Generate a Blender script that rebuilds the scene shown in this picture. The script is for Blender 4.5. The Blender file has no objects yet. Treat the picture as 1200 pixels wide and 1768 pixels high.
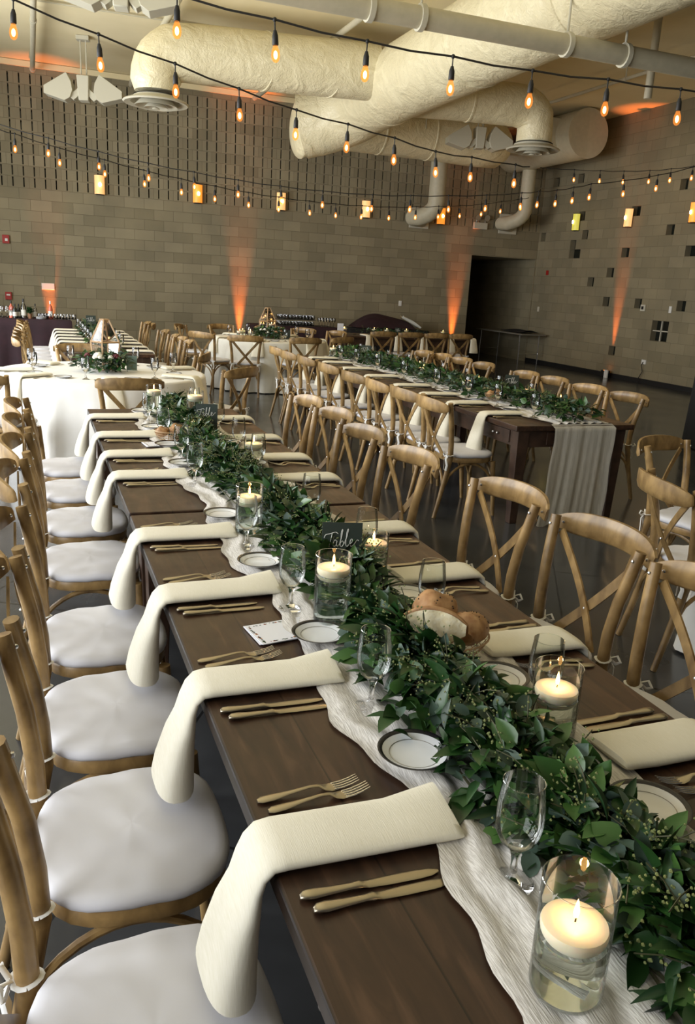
import bpy, math, random
import numpy as np
from mathutils import Vector, Matrix
PI = math.pi
random.seed(7)
S = bpy.context.scene
COL = S.collection

# ------------------------------------------------------------ camera
cam_d = bpy.data.cameras.new('camera'); cam = bpy.data.objects.new('camera', cam_d); COL.objects.link(cam)
CAM = (0.441, -18.474, 1.68); PITCH, ROLL, YAW, FOC = 0.273476, -0.0555208, 0.3752148, 1394.786
def camera_axes():
    cy, sy, cp, sp, cr, sr = math.cos(YAW), math.sin(YAW), math.cos(PITCH), math.sin(PITCH), math.cos(ROLL), math.sin(ROLL)
    f = Vector((sy*cp, cy*cp, -sp)); r = Vector((cy, -sy, 0)); d = f.cross(r)
    return cr*r+sr*d, -sr*r+cr*d, f
_r, _d, _f = camera_axes()
cam.matrix_world = Matrix(((_r.x, -_d.x, -_f.x, CAM[0]), (_r.y, -_d.y, -_f.y, CAM[1]), (_r.z, -_d.z, -_f.z, CAM[2]), (0, 0, 0, 1)))
cam_d.sensor_fit = 'VERTICAL'; cam_d.sensor_height = 36; cam_d.lens = FOC/1768*36; cam_d.clip_end = 100
S.camera = cam

# ------------------------------------------------------------ world, daylight, exposure
S.view_settings.view_transform = 'Standard'; S.view_settings.look = 'None'
S.view_settings.gamma = 1; S.view_settings.use_curve_mapping = False
S.view_settings.exposure = 0.0
W = bpy.data.worlds.new('sky'); S.world = W; W.use_nodes = True
bg = W.node_tree.nodes['Background']; bg.inputs[0].default_value = (0.95, 0.92, 0.86, 1); bg.inputs[1].default_value = 0.08
def area(name, loc, rot, sx, sy, power, color):
    l = bpy.data.lights.new(name, 'AREA'); l.shape = 'RECTANGLE'; l.size = sx; l.size_y = sy; l.energy = power; l.color = color
    o = bpy.data.objects.new(name, l); COL.objects.link(o); o.location = loc; o.rotation_euler = rot; return o
WIN_X = -2.6
BULB_W = 1.35      # watts of light from each string bulb
WINDOWS = [(-19.6, -16.8), (-16.3, -13.5), (-13.0, -10.2), (-9.7, -6.9), (-6.4, -3.6)]
WPOW = [200, 225, 370, 310, 400]
for (a, b), p in zip(WINDOWS, WPOW):      # daylight entering through each window
    area('window_daylight', (WIN_X-.35, (a+b)/2, 2.1), (0, -PI/2, 0), 3.4, b-a, p, (0.95, 0.98, 1.0))

# ------------------------------------------------------------ materials
def mat(name, color=(.8, .8, .8), rough=.5, metal=0., emis=None, estr=0., **kw):
    m = bpy.data.materials.new(name); m.use_nodes = True; b = m.node_tree.nodes['Principled BSDF']
    b.inputs['Base Color'].default_value = (*color, 1); b.inputs['Roughness'].default_value = rough; b.inputs['Metallic'].default_value = metal
    if emis: b.inputs['Emission Color'].default_value = (*emis, 1); b.inputs['Emission Strength'].default_value = estr
    for k, v in kw.items(): b.inputs[k.replace('_', ' ')].default_value = v
    return m
class N:
    def __init__(s, m): s.m = m; s.t = m.node_tree; s.b = s.t.nodes.get('Principled BSDF')
    def n(s, typ, **kw):
        x = s.t.nodes.new(typ)
        for k, v in kw.items():
            if isinstance(k, str) and hasattr(x, k): setattr(x, k, v)
            else: x.inputs[k.replace('_', ' ')].default_value = v
        return x
    def l(s, a, b): s.t.links.new(a, b)
    def co(s, kind='Object', scale=(1, 1, 1), rot=(0, 0, 0)):
        c = s.n('ShaderNodeTexCoord'); mp = s.n('ShaderNodeMapping'); mp.inputs['Scale'].default_value = scale; mp.inputs['Rotation'].default_value = rot
        s.l(c.outputs[kind], mp.inputs[0]); return mp.outputs[0]
    def ramp(s, fac, stops):
        r = s.n('ShaderNodeValToRGB'); e = r.color_ramp.elements
        while len(e) < len(stops): e.new(.5)
        for i, (p, c) in enumerate(stops): e[i].position = p; e[i].color = (*c, 1)
        s.l(fac, r.inputs[0]); return r.outputs[0]
    def bump(s, h, strength=.3, dist=.01):
        b = s.n('ShaderNodeBump'); b.inputs['Strength'].default_value = strength; b.inputs['Distance'].default_value = dist
        s.l(h, b.inputs['Height']); s.l(b.outputs[0], s.b.inputs['Normal']); return b
    def noise(s, vec, scale=5, detail=3, dist=0.):
        x = s.n('ShaderNodeTexNoise'); x.inputs['Scale'].default_value = scale; x.inputs['Detail'].default_value = detail; x.inputs['Distortion'].default_value = dist
        s.l(vec, x.inputs['Vector']); return x.outputs['Fac']
def noisy(name, c1, c2, scale=(6, 6, 6), nscale=4, rough=.5, bstr=.2, bdist=.004, detail=4, rand=0., dist=0., **kw):
    m = mat(name, c1, rough, **kw); n = N(m); v = n.co('Object', scale); f = n.noise(v, nscale, detail, dist)
    col = n.ramp(f, [(.3, c1), (.7, c2)])
    if rand:
        oi = n.n('ShaderNodeObjectInfo'); mr = n.n('ShaderNodeMapRange'); mr.inputs[3].default_value = 1-rand; mr.inputs[4].default_value = 1+rand*.6
        n.l(oi.outputs['Random'], mr.inputs[0]); vm = n.n('ShaderNodeVectorMath', operation='SCALE'); n.l(col, vm.inputs[0]); n.l(mr.outputs[0], vm.inputs['Scale']); col = vm.outputs[0]
    n.l(col, n.b.inputs['Base Color'])
    if bstr: n.bump(f, bstr, bdist)
    return m
M = {}
M['chair'] = noisy('bentwood', (.17, .100, .036), (.40, .255, .100), (5, 5, 3), 4, .36, .2, .002, rand=.25, dist=.3)
M['cushion'] = noisy('white_cushion_cloth', (.66, .66, .71), (.72, .72, .77), (4, 4, 4), 2.2, .75, .35, .010, detail=1)
M['ribbon'] = mat('white_ribbon', (.8, .79, .76), .8)
M['napkin'] = noisy('cream_linen', (.78, .74, .60), (.84, .80, .68), (220, 12, 12), 3, .7, .35, .0012, detail=3)
M['gauze'] = None
M['steel'] = mat('rivet_steel', (.7, .7, .7), .25, 1.)
M['cutlery'] = mat('cutlery_metal', (.46, .40, .30), .30, 1.)
M['silver'] = mat('fork_metal', (.70, .66, .58), .2, 1.)
M['white'] = mat('white_paint', (.75, .74, .70), .5)
M['porcelain'] = mat('porcelain', (.82, .83, .84), .15)
M['rimdark'] = mat('dark_plate_rim', (.02, .018, .02), .25)
M['gold'] = mat('gold_line', (.35, .33, .3), .3, .6)
M['black'] = mat('black_plastic', (.012, .012, .012), .5)
M['maroon'] = noisy('maroon_cloth', (.016, .0035, .007), (.026, .006, .011), (3, 3, 3), 3, .8, .1)
M['blackcloth'] = mat('black_cloth', (.006, .006, .007), .9)
M['wax'] = mat('candle_wax', (.90, .80, .62), .35, Subsurface_Weight=.5, Subsurface_Radius=(.03, .018, .008))
M['wick'] = mat('wick', (.02, .015, .01), .9)
M['flame'] = mat('candle_flame', (1, .6, .2), .5, emis=(1, .50, .14), estr=16.)
M['crust'] = noisy('bread_crust', (.26, .115, .04), (.50, .29, .13), (14, 14, 14), 3, .45, .4, .004)
M['crumb'] = noisy('bread_crumb', (.82, .70, .42), (.90, .82, .60), (40, 40, 40), 3, .9, .6, .004)
M['signcard'] = mat('dark_green_card', (.022, .035, .027), .6)
M['ink'] = mat('white_ink', (.75, .75, .70), .6)
M['paper'] = mat('white_card', (.80, .81, .86), .5)
M['red'] = mat('red_plastic', (.35, .02, .015), .4)
M['plate_off'] = mat('offwhite_plastic', (.55, .52, .42), .5)
M['duct'] = None
M['pipe'] = noisy('painted_pipe', (.46, .42, .30), (.52, .47, .34), (4, 4, 4), 3, .5, .1)
M['horn'] = mat('painted_fixture', (.52, .49, .38), .45)
M['cable'] = mat('black_rubber', (.008, .008, .008), .6)
M['berry'] = noisy('eucalyptus_seed', (.11, .14, .04), (.20, .22, .07), (60, 60, 60), 3, .6, 0)
M['stem'] = mat('green_stem', (.06, .06, .025), .7)
M['teal'] = mat('grey_green_card', (.16, .24, .22), .6)
M['copper'] = mat('copper_frame', (.50, .34, .20), .45, .6)
M['rose'] = mat('rose_glass', (.55, .12, .07), .15)
M['bottle_dark'] = mat('dark_bottle_glass', (.01, .015, .01), .1)
M['label'] = mat('bottle_label', (.6, .58, .52), .6)
M['brown_pot'] = mat('brown_pot', (.2, .09, .04), .6)
M['flower_w'] = mat('white_petal', (.82, .80, .70), .6)
M['flower_r'] = mat('burgundy_petal', (.10, .008, .015), .6)
M['flower_p'] = mat('peach_petal', (.7, .38, .25), .6)
M['niche'] = mat('dark_niche_glass', (.012, .014, .011), .15)
M['foldtop'] = mat('grey_plastic_top', (.18, .17, .14), .4)

def glass_mats():
    m = bpy.data.materials.new('thin_glass'); m.use_nodes = True; t = m.node_tree; t.nodes.clear()
    o = t.nodes.new('ShaderNodeOutputMaterial'); mx = t.nodes.new('ShaderNodeMixShader'); tr = t.nodes.new('ShaderNodeBsdfTransparent'); gl = t.nodes.new('ShaderNodeBsdfGlossy')
    lw = t.nodes.new('ShaderNodeLayerWeight'); lw.inputs[0].default_value = .2; mf = t.nodes.new('ShaderNodeMath'); mf.operation = 'MULTIPLY_ADD'; mf.inputs[1].default_value = .8; mf.inputs[2].default_value = .025; t.links.new(lw.outputs['Fresnel'], mf.inputs[0]); gl.inputs['Roughness'].default_value = .02; tr.inputs[0].default_value = (.95, .97, .95, 1)
    t.links.new(mf.outputs[0], mx.inputs[0]); t.links.new(tr.outputs[0], mx.inputs[1]); t.links.new(gl.outputs[0], mx.inputs[2]); t.links.new(mx.outputs[0], o.inputs[0])
    M['thin'] = m
    M['glass'] = mat('clear_glass', (1, 1, 1), .01, Transmission_Weight=1., IOR=1.45)
    M['water'] = mat('water', (.93, .97, .95), .0, Transmission_Weight=1., IOR=1.33)
    m = mat('gauze', (.72, .69, .64), .85); n = N(m); v = n.co('Object', (90, 9, 9)); f = n.noise(v, 4, 4)
    n.l(n.ramp(f, [(.3, (.52, .49, .45)), (.65, (.80, .77, .73))]), n.b.inputs['Base Color']); n.bump(f, .6, .003)
    n.b.inputs['Alpha'].default_value = .9
    M['gauze'] = m
    m = mat('hanging_gauze', (.5, .48, .42), .85); n = N(m); v = n.co('Object', (40, 40, 3)); f = n.noise(v, 3, 4)
    n.l(n.ramp(f, [(.3, (.50, .47, .41)), (.7, (.66, .63, .56))]), n.b.inputs['Base Color']); n.b.inputs['Alpha'].default_value = .86
    M['gauze_hang'] = m
    m = mat('foil_wrapped_duct', (.60, .55, .40), .36); n = N(m); v = n.co('Object'); f = n.noise(v, 3.2, 6, 1.2); f2 = n.noise(v, 14, 3, 2.)
    n.l(n.ramp(f, [(.3, (.70, .62, .40)), (.7, (.82, .74, .50))]), n.b.inputs['Base Color'])
    ad = n.n('ShaderNodeMath', operation='ADD'); n.l(f, ad.inputs[0]); mu = n.n('ShaderNodeMath', operation='MULTIPLY'); mu.inputs[1].default_value = .3; n.l(f2, mu.inputs[0]); n.l(mu.outputs[0], ad.inputs[1])
    n.bump(ad.outputs[0], .55, .06); M['duct'] = m
    # edison bulb
    m = bpy.data.materials.new('amber_bulb_glass'); m.use_nodes = True; t = m.node_tree; t.nodes.clear()
    o = t.nodes.new('ShaderNodeOutputMaterial'); ad = t.nodes.new('ShaderNodeAddShader'); tr = t.nodes.new('ShaderNodeBsdfTransparent'); em = t.nodes.new('ShaderNodeEmission')
    tr.inputs[0].default_value = (.9, .72, .45, 1); em.inputs[0].default_value = (1., .34, .07, 1); em.inputs[1].default_value = .42
    t.links.new(tr.outputs[0], ad.inputs[0]); t.links.new(em.outputs[0], ad.inputs[1]); t.links.new(ad.outputs[0], o.inputs[0]); M['bulb'] = m
    M['filament'] = mat('glowing_filament', (1, .7, .3), .5, emis=(1, .62, .28), estr=9.)
    M['sconce_w'] = mat('glowing_white_sconce_glass', (.8, .6, .3), .4, emis=(1, .50, .17), estr=.8)
    M['sconce_o'] = mat('glowing_amber_sconce_glass', (.8, .4, .1), .4, emis=(1, .30, .025), estr=.9)
    M['sconce_g'] = mat('glowing_green_sconce_glass', (.4, .5, .1), .4, emis=(.75, .58, .08), estr=.7)
    M['sconce_core'] = mat('sconce_lamp', (1, .8, .5), .4, emis=(1, .66, .26), estr=18.)
glass_mats()

def leaf_mat(name, c1, c2, c3, rough=.4):
    m = mat(name, c1, rough); n = N(m); g = n.n('ShaderNodeNewGeometry')
    n.l(n.ramp(g.outputs['Random Per Island'], [(0, c1), (.55, c2), (1, c3)]), n.b.inputs['Base Color'])
    n.b.inputs['Subsurface Weight'].default_value = 0.0
    n.b.inputs['Specular IOR Level'].default_value = .45
    return m
M['leaf'] = leaf_mat('broad_green_leaf', (.008, .032, .007), (.018, .060, .012), (.060, .135, .03), .34)
M['lance'] = leaf_mat('narrow_green_leaf', (.008, .028, .009), (.02, .06, .018), (.04, .10, .03), .42)
M['euca'] = leaf_mat('grey_green_eucalyptus_leaf', (.035, .065, .045), (.07, .115, .085), (.12, .18, .14), .55)

def block_mat(name, c1, c2, mortar, axis, zoff=0.):
    m = mat(name, c1, .85); n = N(m)
    tc = n.n('ShaderNodeTexCoord'); sx = n.n('ShaderNodeSeparateXYZ'); n.l(tc.outputs['Object'], sx.inputs[0])
    cb = n.n('ShaderNodeCombineXYZ'); n.l(sx.outputs[axis], cb.inputs[0]); n.l(sx.outputs[2], cb.inputs[1])
    br = n.n('ShaderNodeTexBrick'); br.offset = .5
    for k, v in {'Scale': 1., 'Mortar Size': .0035, 'Mortar Smooth': .3, 'Bias': 0., 'Brick Width': .4064, 'Row Height': .2091}.items(): br.inputs[k].default_value = v
    br.inputs['Color1'].default_value = (*c1, 1); br.inputs['Color2'].default_value = (*c2, 1); br.inputs['Mortar'].default_value = (*mortar, 1)
    mp = n.n('ShaderNodeMapping'); mp.inputs['Location'].default_value = (0.1016, -zoff, 0); n.l(cb.outputs[0], mp.inputs[0]); n.l(mp.outputs[0], br.inputs['Vector'])
    f = n.noise(mp.outputs[0], 1.1, 5); f2 = n.noise(mp.outputs[0], 55, 3)
    r = n.ramp(f, [(.25, (.80, .80, .80)), (.75, (1.12, 1.10, 1.05))])
    mm = n.n('ShaderNodeMix', data_type='RGBA', blend_type='MULTIPLY'); mm.inputs[0].default_value = 1.
    n.l(br.outputs['Color'], mm.inputs[6]); n.l(r, mm.inputs[7]); n.l(mm.outputs[2], n.b.inputs['Base Color'])
    ad = n.n('ShaderNodeMath', operation='MULTIPLY_ADD'); n.l(f2, ad.inputs[0]); ad.inputs[1].default_value = .25; 
    inv = n.n('ShaderNodeMath', operation='SUBTRACT'); inv.inputs[0].default_value = 1.; n.l(br.outputs['Fac'], inv.inputs[1]); n.l(inv.outputs[0], ad.inputs[2])
    n.bump(ad.outputs[0], .6, .006)
    return m
M['block'] = block_mat('concrete_block_wall', (.225, .195, .125), (.305, .265, .175), (.15, .125, .08), 0, 3.20)
M['block_side'] = block_mat('concrete_block_side_wall', (.215, .185, .115), (.265, .228, .145), (.17, .145, .09), 1, 3.20)
m = mat('polished_dark_concrete', (.045, .042, .04), .22); n = N(m); v = n.co('Object')
f = n.noise(v, 1.6, 6); br = n.n('ShaderNodeTexBrick'); br.offset = 0.
for k, vv in {'Scale': 1., 'Mortar Size': .006, 'Brick Width': 1.5, 'Row Height': 1.5}.items(): br.inputs[k].default_value = vv
br.inputs['Color1'].default_value = (1, 1, 1, 1); br.inputs['Color2'].default_value = (.93, .93, .93, 1); br.inputs['Mortar'].default_value = (.3, .3, .3, 1)
mp = n.co('Object', (1, 1, 1), (0, 0, .55)); n.l(mp, br.inputs['Vector'])
mm = n.n('ShaderNodeMix', data_type='RGBA', blend_type='MULTIPLY'); mm.inputs[0].default_value = 1.
n.l(n.ramp(f, [(.3, (.034, .035, .037)), (.7, (.070, .072, .075))]), mm.inputs[6]); n.l(br.outputs['Color'], mm.inputs[7]); n.l(mm.outputs[2], n.b.inputs['Base Color'])
n.l(n.ramp(f, [(.3, (.12, .12, .12)), (.7, (.24, .24, .24))]), n.b.inputs['Roughness']); M['floor'] = m
M['ceiling'] = noisy('cream_ceiling', (.80, .69, .42), (.86, .75, .48), (1, 1, 1), 1.5, .8, .05)
def plank_mat(name, cA, cB, cC, rough=.36):
    m = mat(name, cA, rough); n = N(m); v = n.co('Object', (9, 1.3, 9)); f = n.noise(v, 3, 7, .9)
    v2 = n.co('Object', (1, 1, 1)); f2 = n.noise(v2, 7, 3, .2)
    c = n.ramp(f, [(.25, cA), (.55, cB), (.8, cC)])
    sx = n.n('ShaderNodeSeparateXYZ'); n.l(n.co('Object'), sx.inputs[0]); w = n.n('ShaderNodeMath', operation='MULTIPLY'); w.inputs[1].default_value = 1/.17; n.l(sx.outputs[0], w.inputs[0])
    fr = n.n('ShaderNodeMath', operation='FRACT'); n.l(w.outputs[0], fr.inputs[0])
    gap = n.ramp(fr.outputs[0], [(0, (.25, .25, .25)), (.012, (.25, .25, .25)), (.03, (1, 1, 1))])
    fl = n.n('ShaderNodeMath', operation='FLOOR'); n.l(w.outputs[0], fl.inputs[0]); wn = n.n('ShaderNodeTexWhiteNoise', noise_dimensions='1D'); n.l(fl.outputs[0], wn.inputs['W'])
    tone = n.ramp(wn.outputs['Value'], [(0, (.80, .80, .80)), (1, (1.2, 1.15, 1.1))])
    a = n.n('ShaderNodeMix', data_type='RGBA', blend_type='MULTIPLY'); a.inputs[0].default_value = 1; n.l(c, a.inputs[6]); n.l(gap, a.inputs[7])
    b = n.n('ShaderNodeMix', data_type='RGBA', blend_type='MULTIPLY'); b.inputs[0].default_value = 1; n.l(a.outputs[2], b.inputs[6]); n.l(tone, b.inputs[7])
    n.l(b.outputs[2], n.b.inputs['Base Color'])
    n.l(n.ramp(f2, [(.3, (rough-.08,)*3), (.75, (rough+.12,)*3)]), n.b.inputs['Roughness']); n.bump(f, .12, .002)
    return m
M['plank'] = plank_mat('dark_stained_planks', (.022, .010, .006), (.055, .026, .014), (.125, .066, .037))
M['plank_dark'] = noisy('dark_stained_timber', (.035, .017, .010), (.075, .04, .024), (4, 4, 4), 3, .42, .15, .002)

# ------------------------------------------------------------ mesh builder
class MB:
    def __init__(s): s.v = []; s.f = []; s.mi = []; s.cur = 0
    def add(s, vs, fs):
        b = len(s.v); s.v += [tuple(v) for v in vs]; s.f += [tuple(b+i for i in f) for f in fs]; s.mi += [s.cur]*len(fs); return s
    def box(s, c, d, rz=0, taper=1.):
        x, y, z = d[0]/2, d[1]/2, d[2]/2; R = Matrix.Rotation(rz, 3, 'Z'); vs = []
        for k in (-1, 1):
            t = taper if k < 0 else 1
            for a, b in ((-1, -1), (1, -1), (1, 1), (-1, 1)): vs.append(R @ Vector((a*x*t, b*y*t, k*z))+Vector(c))
        return s.add(vs, [(3, 2, 1, 0), (4, 5, 6, 7), (0, 1, 5, 4), (1, 2, 6, 5), (2, 3, 7, 6), (3, 0, 4, 7)])
    def loft(s, rings, closed=True, caps=True):
        n = len(rings[0]); vs = [p for r in rings for p in r]; fs = []
        for i in range(len(rings)-1):
            for j in range(n if closed else n-1):
                k = (j+1) % n; fs.append((i*n+j, i*n+k, (i+1)*n+k, (i+1)*n+j))
        if caps and closed: fs.append(tuple(range(n-1, -1, -1))); fs.append(tuple((len(rings)-1)*n+j for j in range(n)))
        return s.add(vs, fs)
    def tube(s, pts, r, n=8, flat=None, up=None, caps=True):
        pts = [Vector(p) for p in pts]; rs = r if isinstance(r, (list, tuple)) else [r]*len(pts); rings = []
        u = Vector(up) if up else None
        for i, p in enumerate(pts):
            t = (pts[min(i+1, len(pts)-1)]-pts[max(i-1, 0)]).normalized()
            if u is None: u = Vector((0, 0, 1)) if abs(t.z) < .9 else Vector((1, 0, 0))
            a = t.cross(u).normalized(); b = a.cross(t).normalized()
            if not up: u = b
            k = flat or 1.
            rings.append([p+a*math.cos(2*PI*j/n)*rs[i]+b*math.sin(2*PI*j/n)*rs[i]*k for j in range(n)])
        return s.loft(rings, caps=caps)
    def lathe(s, prof, c=(0, 0, 0), n=20, closed=False):
        vs = []; fs = []; m = len(prof)
        for (r, z) in prof:
            for j in range(n): vs.append((c[0]+r*math.cos(2*PI*j/n), c[1]+r*math.sin(2*PI*j/n), c[2]+z))
        for i in range(m-1 if not closed else m):
            q = (i+1) % m
            for j in range(n): k = (j+1) % n; fs.append((i*n+j, i*n+k, q*n+k, q*n+j))
        return s.add(vs, fs)
    def disc(s, c, r, n=20, flip=False):
        vs = [(c[0]+r*math.cos(2*PI*j/n), c[1]+r*math.sin(2*PI*j/n), c[2]) for j in range(n)]
        return s.add(vs, [tuple(range(n)) if not flip else tuple(range(n-1, -1, -1))])
    def grid(s, f, nu, nv):
        vs = [f(i/nu, j/nv) for i in range(nu+1) for j in range(nv+1)]
        return s.add(vs, [(i*(nv+1)+j, (i+1)*(nv+1)+j, (i+1)*(nv+1)+j+1, i*(nv+1)+j+1) for i in range(nu) for j in range(nv)])
    def ball(s, c, r, n=10, m=6, sq=(1, 1, 1)):
        rings = [[(c[0]+sq[0]*r*math.sin(PI*i/m)*math.cos(2*PI*j/n), c[1]+sq[1]*r*math.sin(PI*i/m)*math.sin(2*PI*j/n), c[2]-sq[2]*r*math.cos(PI*i/m)) for j in range(n)] for i in range(m+1)]
        return s.loft(rings, caps=False)
    def mesh(s, name, mats, smooth=40):
        me = bpy.data.meshes.new(name); me.from_pydata([tuple(v) for v in s.v], [], s.f)
        for m in (mats if isinstance(mats, (list, tuple)) else [mats]): me.materials.append(m)
        if any(s.mi): me.polygons.foreach_set('material_index', s.mi)
        if smooth: me.polygons.foreach_set('use_smooth', [True]*len(s.f)); me.set_sharp_from_angle(angle=math.radians(smooth))
        me.update(); return me
    def obj(s, name, mats, parent=None, smooth=40, loc=None, rot=None, bevel=0):
        o = bpy.data.objects.new(name, s.mesh(name, mats, smooth)); COL.objects.link(o)
        if parent is not None: o.parent = parent
        if loc is not None: o.location = loc
        if rot is not None: o.rotation_euler = rot
        if bevel: b = o.modifiers.new('bevel', 'BEVEL'); b.width = bevel; b.segments = 2; b.limit_method = 'ANGLE'
        return o
def tag(o, label=None, cat=None, group=None, kind=None):
    if label: o['label'] = label
    if cat: o['category'] = cat
    if group: o['group'] = group
    if kind: o['kind'] = kind
    return o
def thing(name, label, cat, loc=(0, 0, 0), rz=0, group=None):
    o = bpy.data.objects.new(name, None); COL.objects.link(o); o.location = loc; o.rotation_euler = (0, 0, rz); o.empty_display_size = .1
    return tag(o, label, cat, group)
def dup(o, loc=None, rz=None, label=None, group=None, parent=None, scale=None):
    c = o.copy(); COL.objects.link(c)
    if parent is not None: c.parent = parent
    if loc is not None: c.location = loc
    if rz is not None: c.rotation_euler = (c.rotation_euler[0], c.rotation_euler[1], rz)
    if scale: c.scale = scale
    if label: c['label'] = label
    if group: c['group'] = group
    for ch in list(o.children): dup(ch, parent=c)
    return c
class Proto:                      # first placement uses the prototype itself, later ones are copies
    def __init__(s, make): s.make = make; s.o = None
    def put(s, loc, rz, label, group=None, scale=None):
        if s.o is None:
            s.o = s.make(); s.o.location = loc; s.o.rotation_euler = (s.o.rotation_euler[0], s.o.rotation_euler[1], rz); s.o['label'] = label
            if group: s.o['group'] = group
            if scale: s.o.scale = scale
            return s.o
        return dup(s.o, loc, rz, label, group, scale=scale or (1, 1, 1))
ORDW = ['first', 'second', 'third', 'fourth', 'fifth', 'sixth', 'seventh', 'eighth', 'ninth', 'tenth', 'eleventh', 'twelfth']
ORS = ['nearest', 'second nearest', 'third nearest', 'fourth nearest', 'fifth nearest', 'sixth nearest', 'seventh nearest', 'farthest', 'ninth nearest']
TH = .76; TT = .762

# ------------------------------------------------------------ room shell
WZ = 5.5; R = .2091; CB = .2032; SB = 3.20; XR = 12.5; Y0 = -20.5
def rect_wall(mb, P, us, ws, holes, depth, inward, mats=(0, 1)):
    """P(u, w, d) -> point; holes = (u0, u1, w0, w1); recess goes to depth d."""
    U = sorted(set([us[0], us[1]]+[h[0] for h in holes]+[h[1] for h in holes])); Wl = sorted(set([ws[0], ws[1]]+[h[2] for h in holes]+[h[3] for h in holes]))
    mb.cur = mats[0]
    for i in range(len(U)-1):
        for j in range(len(Wl)-1):
            uc, wc = (U[i]+U[i+1])/2, (Wl[j]+Wl[j+1])/2
            if any(h[0] < uc < h[1] and h[2] < wc < h[3] for h in holes): continue
            mb.add([P(U[i], Wl[j], 0), P(U[i+1], Wl[j], 0), P(U[i+1], Wl[j+1], 0), P(U[i], Wl[j+1], 0)], [(0, 1, 2, 3)])
    for (a, b, c, d) in holes:
        q = [P(a, c, 0), P(b, c, 0), P(b, d, 0), P(a, d, 0)]; k = [P(a, c, depth), P(b, c, depth), P(b, d, depth), P(a, d, depth)]
        mb.cur = mats[0]; mb.add(q+k, [(0, 4, 5, 1), (1, 5, 6, 2), (2, 6, 7, 3), (3, 7, 4, 0)])
        mb.cur = mats[1]; mb.add(k, [(0, 1, 2, 3)])
    mb.cur = 0
fl = MB(); fl.box((5, -8, -.05), (15.3, 26, .1)); tag(fl.obj('floor', M['floor'], smooth=0), kind='structure')
ce = MB(); ce.box((5, -10.2, WZ+.05), (15.3, 20.6, .1))
tag(ce.obj('ceiling', M['ceiling'], smooth=0), kind='structure')
# back wall with the deep narrow slots and the dark doorway
bw = MB(); slots = []
for i in range(-12, 62):
    for k in range(10):
        x = i*CB
        if x > 12.44 or x < -2.5: continue
        slots.append((x-.013, x+.013, SB+k*R+.018, SB+(k+1)*R-.012))
P = lambda u, w, d: (u, d, w)
rect_wall(bw, P, (-2.7, XR), (SB, SB+10*R), slots, .16, 1)
DX0, DX1, DZ = 10.63, 12.47, 2.555
for (a, b, c, d) in ((-2.7, DX0, 0, DZ), (-2.7, XR, DZ, SB), (DX1, XR, 0, DZ), (-2.7, XR, SB+10*R, WZ)):
    bw.add([(a, 0, c), (b, 0, c), (b, 0, d), (a, 0, d)], [(0, 1, 2, 3)])
tag(bw.obj('wall_back', [M['block'], M['niche']], smooth=0), kind='structure')
al = MB()   # passage beyond the doorway
al.add([(DX0, 0, 0), (DX0, .25, 0), (DX0, .25, DZ), (DX0, 0, DZ)], [(0, 1, 2, 3)])
al.add([(DX0, .25, 0), (7.8, .25, 0), (7.8, .25, DZ), (DX0, .25, DZ)], [(0, 1, 2, 3)])
al.add([(7.8, 4.3, 0), (XR, 4.3, 0), (XR, 4.3, DZ), (7.8, 4.3, DZ)], [(0, 1, 2, 3)])
al.add([(7.8, .25, 0), (7.8, 4.3, 0), (7.8, 4.3, DZ), (7.8, .25, DZ)], [(0, 1, 2, 3)])
al.add([(7.8, 0, DZ), (XR, 0, DZ), (XR, 4.3, DZ), (7.8, 4.3, DZ)], [(0, 1, 2, 3)])
tag(al.obj('wall_passage', M['block'], smooth=0), kind='structure')
rw = MB(); row = lambda k: (SB+k*R+.005, SB+(k+1)*R-.005)
NI = [(-1.57, -1.80, 1), (-1.78, -2.00, -1), (-1.36, -1.58, -2), (-3.27, -3.52, -3), (-4.56, -4.79, -1), (-2.86, -3.10, -5), (-2.21, -2.44, -6),
      (-2.86, -3.08, -8), (-3.93, -4.15, -8), (-5.19, -5.43, -8), (-3.29, -3.51, -13), (-1.36, -1.59, 5), (-4.76, -4.98, 3), (-.09, -.29, -1), (-.38, -.62, 5), (-3.42, -3.70, 1),
      (-7.3, -7.53, -6), (-8.6, -8.83, -2), (-9.7, -9.93, -9)]
holes = [(b, a, *row(k)) for a, b, k in NI]
holes += [(-1.79, -1.36, *row(-3)), (-5.60, -5.18, *row(-3)), (-5.05, -4.56, row(-11)[0], row(-10)[1])]
rect_wall(rw, lambda u, w, d: (XR+d, u, w), (Y0, 4.3), (0, WZ), holes, .14, 1)
tag(rw.obj('wall_right', [M['block_side'], M['niche']], smooth=0), kind='structure')
wf = MB(); z0, z1 = row(-11)[0], row(-10)[1]
wf.box((XR+.05, -4.805, (z0+z1)/2), (.03, .02, z1-z0)); wf.box((XR+.05, -4.805, (z0+z1)/2), (.03, .47, .02))
tag(wf.obj('window_7', M['plate_off'], smooth=0), kind='structure')
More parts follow.
